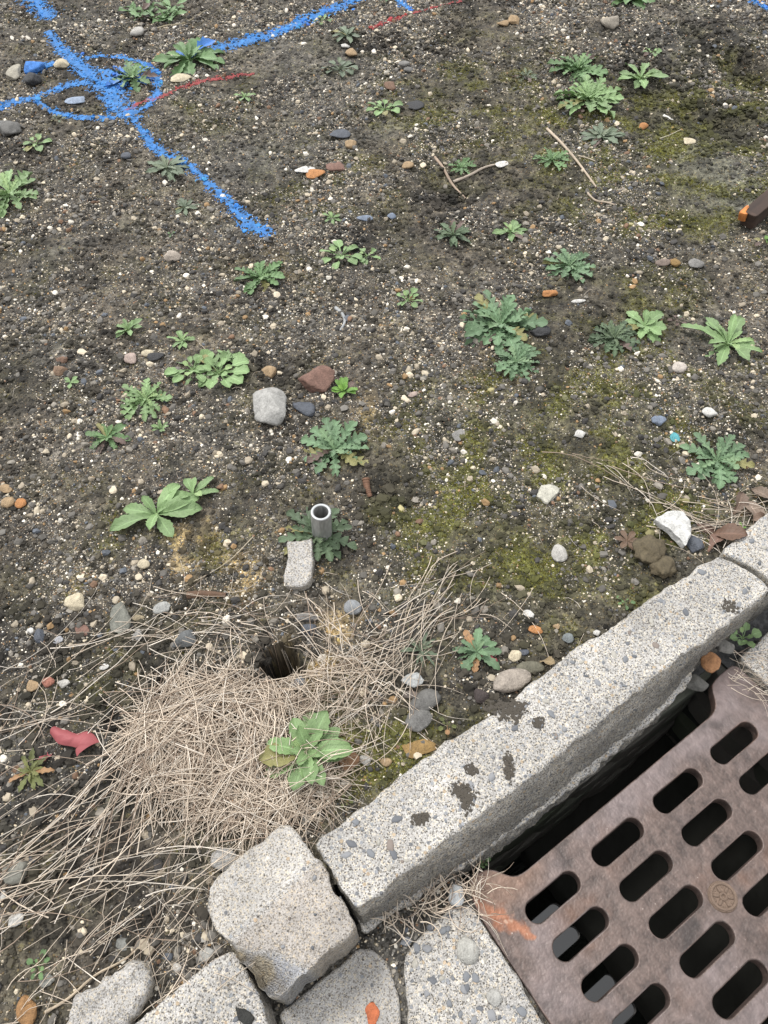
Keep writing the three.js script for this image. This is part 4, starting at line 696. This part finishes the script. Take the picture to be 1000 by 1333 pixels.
weed(252, 645, 64, 'broad', 'light', 'yellowish green weed overlapping the big broad leaved one', { n: 8 });
weed(933, 602, 92, 'lobed', 'dark', 'dark rosette above the dead leaves at the right', { n: 18, fat: 1.15 });
weed(620, 850, 68, 'toothed', 'dark', 'rosette with one red leaf behind the kerb', { n: 14, red: true, tan: 2 });
weed(547, 848, 52, 'narrow', 'grey', 'grey green thin leaved weed behind the straw tuft', { n: 16 });
weed(402, 985, 116, 'broad', 'light', 'bright leafy weed growing through the dry grass heap', { n: 19, up: .2, lift: .016 });
weed(382, 1005, 60, 'spoon', 'mid', 'smaller leafy weed at the straw edge', { n: 9, up: .3 });
weed(966, 832, 46, 'spoon', 'light', 'small clover like weed in the gutter at the right edge', { n: 9, up: .3, Y: -.115, fat: 1.2 });
weed(997, 318, 34, 'spoon', 'bright', 'light weed cut by the right edge below the stake', { n: 9 });
weed(42, 1005, 62, 'narrow', 'olive', 'reddish olive weed in straw at the left', { n: 18, red: true, tan: 2, fat: 1.5 });
weed(450, 1044, 22, 'spoon', 'olive', 'tiny olive seedling behind the near end of the kerb', { n: 6 });
weed(813, 785, 24, 'spoon', 'mid', 'tiny green seedling behind the middle of the kerb', { n: 6 });
weed(582, 945, 26, 'spoon', 'olive', 'tiny brownish seedling touching the kerb back', { n: 6, tan: 1 });
weed(52, 1258, 36, 'spoon', 'mid', 'small green sprouts in straw at the lower left', { n: 8 });
weed(964, 690, 22, 'broad', 'bright', 'tiny bright weed behind the far kerb stone', { n: 5 });
weed(628, 1126, 30, 'spoon', 'mid', 'green fern like sprout in the drain gap by the grate corner', { n: 10, Y: -.16, up: .2 });

// ───────────────────────── dry grass ─────────────────────────
const strawMat = new THREE.MeshStandardMaterial({ roughness: .85, vertexColors: true });
const MC = at(292, 985), MOUND = (x, z) => { const u = unit(MC), dx = (x - MC.x) / (165 * u), dz = (z - MC.z) / (150 * u * 1.05); return .040 * Math.exp(-(dx * dx + dz * dz) * 1.1); };
function strawSet() {
  const pos = [], col = [], idx = [];
  return {
    add(pts, rad, c, taper = .5) { // three-sided blade along points
      const n = pts.length, b0 = pos.length / 3, d = new THREE.Vector3(), a = new THREE.Vector3(), b = new THREE.Vector3();
      pts.forEach((p, i) => { d.subVectors(pts[Math.min(i + 1, n - 1)], pts[Math.max(i - 1, 0)]).normalize(); a.set(-d.z, .001, d.x).normalize(); b.crossVectors(d, a); const rr = rad * lerp(1, taper, i / (n - 1)); for (let k = 0; k < 3; k++) { const an = k * 2.0944 + .5; pos.push(p.x + rr * (a.x * Math.cos(an) + b.x * Math.sin(an)), p.y + rr * (a.y * Math.cos(an) + b.y * Math.sin(an)), p.z + rr * (a.z * Math.cos(an) + b.z * Math.sin(an))); col.push(...c); } });
      for (let i = 0; i < n - 1; i++) for (let k = 0; k < 3; k++) { const q = b0 + i * 3, k1 = (k + 1) % 3; idx.push(q + k, q + k1, q + 3 + k, q + k1, q + 3 + k1, q + 3 + k); }
    },
    done(name, label, cat = 'dry grass', kind = 'stuff') { const g = new THREE.BufferGeometry(); g.setAttribute('position', new THREE.Float32BufferAttribute(pos, 3)); g.setAttribute('color', new THREE.Float32BufferAttribute(col, 3)); g.setIndex(idx); g.computeVertexNormals(); return tag(mesh(name, g, strawMat), label, cat, null, kind); }
  };
}
const sr = rng(321);
const strawCol = () => { const q = sr(), v = .72 + .5 * sr(); return (q < .6 ? [.60, .51, .41] : q < .8 ? [.30, .23, .175] : [.72, .65, .56]).map(c => c * v); };
function blade(set, x, z, ang, len, base, o = {}) { const n = o.n || 7, pts = [], curl = (o.curl ?? 1) * (sr() - .5) * 2, arch = (o.arch ?? .012) * sr(), wob = sr() * 9; let a = ang, cx = x, cz = z; { const [s, t] = toST(x + Math.cos(ang) * len / 2, z + Math.sin(ang) * len / 2); if (Math.abs(s - HOLE[0]) < .06 && Math.abs(t - HOLE[1] - .006) < .05 && sr() < .93) return; } for (let i = 0; i < n; i++) { const u = i / (n - 1), g = o.Y === undefined ? groundY(cx, cz) : o.Y; pts.push(new THREE.Vector3(cx, g + .002 + base(cx, cz) + arch * Math.sin(Math.PI * u) + .002 * Math.sin(wob + u * 7), cz)); cx += Math.cos(a) * len / (n - 1); cz += Math.sin(a) * len / (n - 1); a += curl / (n - 1); } set.add(pts, (o.rad || .0012) * (.5 + 1.0 * sr() * sr() + .2 * sr()), strawCol()); }
function sweep(set, line, count, jit, len, hi, o = {}) { // blades that follow a line drawn in the frame
  const P = line.map(([x, y]) => onGround(x, y)), L = P.slice(1).map((p, i) => p.distanceTo(P[i])), T = L.reduce((a, b) => a + b, 0);
  for (let k = 0; k < count; k++) {
    let d = sr() * T, i = 0; while (i < L.length - 1 && d > L[i]) d -= L[i++]; const u = d / L[i], a = P[i], b = P[i + 1], ang = Math.atan2(b.z - a.z, b.x - a.x) + (sr() - .5) * (o.spread ?? .7);
    const j = (sr() + sr() + sr() - 1.5) * jit * unit(a), ln = len * (.5 + sr()), x = lerp(a.x, b.x, u) - Math.sin(ang) * j - Math.cos(ang) * ln / 2, z = lerp(a.z, b.z, u) + Math.cos(ang) * j - Math.sin(ang) * ln / 2, h = hi * sr();
    blade(set, x, z, ang, ln, (x, z) => h + MOUND(x, z) * .6 * (sr() * .2 + .8) * (o.mound ?? 1), o);
  }
}
{
  const heap = strawSet();
  for (let k = 0; k < 1500; k++) { const a = sr() * 6.283, q = Math.sqrt(sr()) * (sr() < .8 ? 1 : 1.25), px = 302 + 128 * q * Math.cos(a) + 25 * Math.sin(a), py = 985 + 98 * q * Math.sin(a), p = at(px, py), h = Math.pow(sr(), .6); const ang = (sr() < .5 ? -.55 : 1.2) + (sr() - .5) * 2.4, len = .05 + .13 * sr(); blade(heap, p.x - Math.cos(ang) * len / 2, p.z - Math.sin(ang) * len / 2, ang, len, (x, z) => h * MOUND(x, z), { curl: 1.1, arch: .014 }); }
  sweep(heap, [[170, 1040], [200, 970], [260, 920], [340, 893], [440, 890]], 100, 40, .24, .02, { spread: .45, curl: .6 });
  sweep(heap, [[350, 900], [385, 960], [380, 1020], [340, 1070]], 80, 60, .16, .02, { spread: 1.2, curl: 1 });
  for (let k = 0; k < 46; k++) { const p = at(400 + 90 * (sr() - .5), 985 + 110 * (sr() - .5)), h = .028 + .025 * sr(); blade(heap, p.x, p.z, sr() < .6 ? -.8 + sr() * .9 : sr() * 6.28, .06 + .09 * sr(), () => h, { arch: .012 }); }
  heap.done('dry_grass', 'dense heap of dry grass behind the broken kerb block');
  const trail = strawSet();
  sweep(trail, [[-30, 1130], [60, 1090], [130, 1045], [190, 985], [240, 940]], 34, 60, .26, .014, { spread: .5, curl: .7 });
  sweep(trail, [[-30, 1190], [80, 1150], [180, 1110], [290, 1070], [390, 1050]], 26, 60, .24, .014, { spread: .6, curl: .7 });
  sweep(trail, [[150, 1160], [250, 1120], [330, 1070]], 18, 50, .18, .012, { spread: .9 });
  sweep(trail, [[-20, 1110], [80, 1060], [140, 1010]], 12, 90, .2, .02, { spread: 1.0 });
  trail.done('dry_grass', 'dry stalks trailing from the heap to the left edge');
  const low = strawSet();
  for (let k = 0; k < 80; k++) { const p = onGround(-20 + 300 * Math.pow(sr(), 1.2), 1150 + 190 * sr()); blade(low, p.x, p.z, sr() < .5 ? -1.2 + sr() * .8 : sr() * 6.28, .05 + .13 * sr(), () => .012 * sr(), { arch: .02 }); }
  for (let k = 0; k < 70; k++) { const p = onGround(170 + 120 * sr(), 1160 + 130 * sr()); blade(low, p.x, p.z, sr() * 6.28, .03 + .06 * sr(), () => .01, { arch: .015, rad: .0007 }); }
  low.done('dry_grass', 'loose dry stalks over dark soil at the lower left');
  const tuft = strawSet();
  sweep(tuft, [[600, 765], [560, 805], [520, 850], [470, 900], [440, 950]], 95, 70, .15, .02, { spread: .9, mound: 0 });
  sweep(tuft, [[400, 800], [440, 850], [470, 900], [500, 940]], 36, 80, .12, .02, { spread: 1.2, mound: 0 });
  for (let k = 0; k < 80; k++) { const p = onGround(450 + 60 * (sr() + sr() - 1), 880 + 70 * (sr() + sr() - 1)); blade(tuft, p.x, p.z, sr() * 6.28, .05 + .1 * sr(), () => .03 * sr(), { arch: .02 }); }
  tuft.done('dry_grass', 'thinner tuft of dry grass right of the dark hole');
  const gut = strawSet();
  for (let k = 0; k < 105; k++) { const px = 498 + 135 * sr(), p = at(px, 1205 - (px - 500) * .42 + 34 * (sr() - .5), -.112), b0 = .022 * sr() + .002; blade(gut, p.x, p.z, -.6 + (sr() - .5) * 4.2, .02 + .075 * sr(), () => b0, { Y: -.114, arch: .02, curl: 2.2 }); }
  for (let k = 0; k < 26; k++) { const p = at(610 + 30 * sr(), 1150 + 60 * sr(), -.1); blade(gut, p.x, p.z, sr() * 6.28, .03 + .04 * sr(), () => .012 * sr(), { Y: -.108, arch: .01 }); }
  gut.done('dry_grass', 'dry straw caught between kerb and grate corner');
  const gr = strawSet(); for (let k = 0; k < 60; k++) { const p = at(945 + 65 * sr(), 845 + 60 * sr(), -.11); blade(gr, p.x, p.z, .3 + (sr() - .5) * 2, .03 + .07 * sr(), () => .004 * sr(), { Y: -.108, arch: .01, rad: .0007 }); }
  gr.done('dry_grass', 'fine dry roots on the gutter slab at the right edge');
  const loose = strawSet();
  sweep(loose, [[110, 870], [200, 835], [290, 810], [360, 790]], 34, 60, .22, .01, { spread: .8, curl: 2 }); sweep(loose, [[230, 790], [300, 800], [390, 815], [440, 800]], 20, 26, .14, .012, { spread: .5, curl: 2, mound: 0 });
  sweep(loose, [[-10, 960], [60, 930], [130, 900]], 26, 90, .2, .01, { spread: 1.5, curl: 2 }); sweep(loose, [[760, 610], [830, 640], [900, 670], [960, 690]], 16, 60, .16, .01, { spread: 1, curl: 1.5 }); sweep(loose, [[880, 680], [940, 690], [1000, 650]], 40, 40, .12, .02, { spread: 1.4 });
  sweep(loose, [[520, 850], [600, 800], [680, 840]], 12, 60, .14, .01, { spread: 1.5 }); sweep(loose, [[480, 880], [560, 930], [600, 960]], 8, 30, .16, .01, { spread: .6 });
  for (let k = 0; k < 150; k++) { const p = onGround(1000 * sr(), 30 + 850 * sr()); blade(loose, p.x, p.z, sr() * 6.28, .025 + .07 * sr() * sr(), () => 0, { arch: .004, rad: .0008, curl: 1.5, n: 5 }); }
  loose.done('dry_grass', 'single dry stalks scattered over the open soil');
}
// single sticks and twigs
function stick(pts, rad, c, name, label, cat, taper = .6, lift = .004) { // points in the frame
  const P = pts.map(([x, y, h = 0]) => { const p = onGround(x, y); p.y = groundY(p.x, p.z) + lift + h; return p; }), cv = new THREE.CatmullRomCurve3(P), n = 40, g = new THREE.TubeGeometry(cv, n, rad, 7, false), v = g.attributes.position, ctr = new THREE.Vector3();
  for (let i = 0; i <= n; i++) { cv.getPointAt(i / n, ctr); const k = lerp(1, taper, i / n) * (1 + .3 * n2(i * .5, rad * 5e4)); for (let j = 0; j <= 7; j++) { const q = i * 8 + j; v.setXYZ(q, ctr.x + (v.getX(q) - ctr.x) * k, ctr.y + (v.getY(q) - ctr.y) * k, ctr.z + (v.getZ(q) - ctr.z) * k); } }
  g.computeVertexNormals(); const m = mesh(name, g, new THREE.MeshStandardMaterial({ color: C(...c), map: rockMap, roughness: .85 }), null); return tag(m, label, cat);
}
stick([[712, 169], [733, 190], [752, 213], [776, 245]], .0055, [.56, .46, .35], 'stick', 'longest straight pale stick at the upper right', 'stick');
stick([[763, 251], [775, 262], [790, 265], [800, 268]], .0042, [.52, .43, .33], 'twig', 'short bent twig below the long stick', 'twig');
stick([[752, 204], [764, 207], [775, 211]], .003, [.56, .48, .36], 'twig', 'little pale splinter right of the long stick', 'twig');
stick([[566, 206], [577, 220], [588, 240], [606, 260]], .0055, [.42, .32, .24], 'twig', 'brown twig slanting down at the forked pair', 'twig');
stick([[590, 238], [610, 229], [632, 219], [660, 213]], .0055, [.50, .42, .34], 'twig', 'brown twig with a broken white end rising to the right', 'twig');
st(654, 215, 18, 9, 'white', 'f', 15, 'white chip at the end of the brown twig');
stick([[197, 41], [215, 35], [240, 31], [268, 15]], .0036, [.42, .36, .24], 'twig', 'thin bent twig under the top left weed', 'twig');
stick([[858, 182], [872, 177], [886, 170]], .0026, [.50, .46, .32], 'twig', 'thin stalk on the moss below the white shard', 'twig');
stick([[60, 1318], [90, 1300], [125, 1270], [165, 1248], [200, 1215]], .0028, [.55, .45, .33], 'twig', 'long pale stalk beside the rock slab at the lower left', 'twig');
stick([[776, 603], [800, 612], [818, 631], [845, 648], [874, 662], [905, 676], [925, 684]], .0016, [.48, .42, .33], 'twig', 'long thin curved stalk on the moss at the right', 'twig');
stick([[816, 594], [818, 612], [818, 630]], .0014, [.44, .38, .28], 'twig', 'thin side stalk joining the long curved one', 'twig');
stick([[330, 700], [300, 730], [265, 752], [220, 772]], .0013, [.50, .43, .32], 'twig', 'thin stalk crossing the yellow sand', 'twig');
stick([[245, 776], [268, 774], [295, 776]], .009, [.13, .075, .045], 'stick', 'dark brown wood piece above the straw', 'stick');
stick([[476, 624], [478, 636], [482, 648]], .010, [.19, .10, .06], 'wood_chip', 'brown wood chip near the dark hollow below the lobed rosette', 'wood chip');
stick([[437, 402], [446, 410], [449, 420], [443, 432]], .0058, [.42, .43, .43], 'metal_strip', 'grey crescent shaped strip in the middle', 'metal strip', .5);

// ───────────────────────── steel pipe, stake, scrap and dead leaves ─────────────────────────
{
  const p = onGround(419, 697), o = group('steel_pipe'); o.position.set(p.x, groundY(p.x, p.z) - .02, p.z); o.rotation.set(.05, .4, -.06);
  const ro = .0235, ri = .0165, h = .118, prof = [[ro, 0], [ro, h - .0015], [ro - .0012, h], [ri + .0012, h], [ri, h - .0015], [ri, -.0]].map(q => new THREE.Vector2(...q)), g = new THREE.LatheGeometry(prof, 48);
  const galv = tex(256, (u, v) => { const w = worley(u * 14, v * 8, 14, 5); const b = .33 + .12 * (w[2] - .5) + .1 * n2(u * 30, v * 30, 30); return [b, b * 1.0, b * .97]; }, true);
  mesh('tube', g, new THREE.MeshStandardMaterial({ map: galv, metalness: .55, roughness: .55 }), o);
  const rg = new THREE.TorusGeometry((ro + ri) / 2, (ro - ri) / 2 * .9, 10, 48); rg.rotateX(Math.PI / 2); rg.scale(1, .5, 1); const rim = mesh('rim', rg, new THREE.MeshStandardMaterial({ color: C(.36, .37, .37), metalness: .4, roughness: .5 }), o); rim.position.y = h;
  const fl = mesh('plug', new THREE.CircleGeometry(ri, 24).rotateX(-Math.PI / 2), plain([.02, .018, .015], 1), o); fl.position.y = .012;
  tag(o, 'short galvanised steel pipe stub standing up out of a dark rosette', 'pipe');
  // stake at the right edge: square timber with an orange sprayed end
  const s = group('wooden_stake'), q = onGround(972, 294), w = .05, dir = at(1030, 246).sub(at(968, 291)); s.position.set(q.x, groundY(q.x, q.z) + .004, q.z); s.rotation.y = Math.atan2(-dir.z, dir.x);
  const grain = tex(256, (u, v) => { const b = .5 + .4 * n2(u * 3, v * 40) + .25 * n2(u * 9, v * 90); return clamp(b, .1, 1); }, true);
  const bar = (x0, x1) => boxUV(roughBlock([[x0, -w / 2], [x1, -w / 2], [x1, w / 2], [x0, w / 2]], w, 0, { res: .008, rag: .0012, side: .001, edge: .003, top: .001, seed: 5 }).deleteAttribute('color'));
  mesh('shaft', bar(-.012, .6), new THREE.MeshStandardMaterial({ color: C(.075, .042, .028), map: grain, roughness: .75 }), s);
  const en = new THREE.BufferGeometry(); // bevelled tip
  en.copy(roughBlock([[-.026, -w / 2 - .003], [.022, -w / 2 - .004], [.02, -w / 2 + .006], [-.013, -w / 2 + .012], [-.014, .0], [-.024, -.004]], w * 1.04, .024, { res: .005, rag: .0015, edge: .003, seed: 6 })); en.deleteAttribute('color');
  const et = mesh('painted_end', en, new THREE.MeshStandardMaterial({ color: C(.85, .30, .07), map: grain, roughness: .7 }), s); et.userData.label = 'orange painted end of the stake'; s.rotation.z = .14;
  tag(s, 'dark brown timber stake with an orange painted end at the right edge', 'stake');
  // curled scrap
  const pts = [[72, 953], [85, 962], [99, 966], [112, 967], [118, 978]].map(([x, y]) => onGround(x, y)), wd = [.007, .013, .011, .017, .022], n = 24, pos = [], idx = [], cv = new THREE.CatmullRomCurve3(pts);
  for (let i = 0; i <= n; i++) { const u = i / n, c = cv.getPoint(u), tg = cv.getTangent(u), k = u * 4, a = Math.min(3, Math.floor(k)), ww = lerp(wd[a], wd[a + 1], k - a) * 1.15; for (let j = 0; j <= 6; j++) { const v = j / 3 - 1; const x = c.x - tg.z * v * ww, z = c.z + tg.x * v * ww; pos.push(x, groundY(c.x, c.z) + .012 + .010 * (1 - v * v) + .003 * n2(u * 9, v * 3) + .003 * n2(x * 200, z * 200), z); } }
  for (let i = 0; i < n; i++) for (let j = 0; j < 6; j++) { const a = i * 7 + j; idx.push(a, a + 1, a + 7, a + 1, a + 8, a + 7); }
  const sg = new THREE.BufferGeometry(); sg.setAttribute('position', new THREE.Float32BufferAttribute(pos, 3)); sg.setIndex(idx); sg.computeVertexNormals();
  tag(mesh('plastic_scrap', sg, plain([.25, .06, .065], .7, { side: THREE.DoubleSide })), 'pinkish red curled scrap lying at the left edge of the straw heap', 'scrap');
  const r = rng(99);
  const dead = (px, py, wpx, c, label, az, Y) => { const p = Y === undefined ? onGround(px, py) : at(px, py, Y), u = unit(p), m = mesh('dead_leaf', leafSets.broad[Math.floor(r() * 6)], leafMat(c), null), L = wpx * u; m.rotation.set(-.1 - .4 * r(), az, (r() - .5) * 1.3, 'YXZ'); m.scale.set(L * (.9 + .5 * r()), L * (1.2 + r()), L); m.position.set(p.x - Math.sin(az) * L / 2, (Y === undefined ? groundY(p.x, p.z) : Y) + .006, p.z - Math.cos(az) * L / 2); return tag(m, label, 'dead leaf'); };
  dead(946, 704, 44, [.20, .105, .065], 'reddish brown curled dead leaf behind the kerb crack', 1.2); dead(930, 712, 30, [.26, .14, .10], 'small dark dead leaf against the kerb end', 2.2);
  dead(975, 668, 38, [.33, .235, .18], 'pale pinkish dead leaf at the right edge', .3); dead(958, 660, 34, [.22, .14, .10], 'brown dead leaf left of the pale pinkish one', 2.6); dead(992, 650, 30, [.27, .19, .14], 'dead leaf cut by the right edge under stalks', 4);
  dead(918, 690, 26, [.22, .13, .10], 'dark dead leaf next to the white limestone', .9); dead(985, 680, 30, [.28, .18, .13], 'dead leaf resting on the far kerb stone', 5);
  const five = group('dead_leaf'), f = onGround(816, 706); five.position.set(f.x, groundY(f.x, f.z) + .004, f.z); for (let k = 0; k < 6; k++) { const m = mesh('leaf_lobe', leafSets.broad[k], brownLeaf, five); m.rotation.set(-.12 - .1 * r(), k * 1.05 + .3, 0, 'YXZ'); m.scale.setScalar(.032); } tag(five, 'brown star shaped dead leaf on the moss left of the mossy clod', 'dead leaf');
  dead(712, 660 + 208, 22, [.42, .30, .16], 'yellowish dead leaf beside the two toned cobble', 1); dead(680, 560, 6, [.3, .2, .1], 'tiny dead leaf speck in the moss', 1);
}
renderer.render(scene, camera);
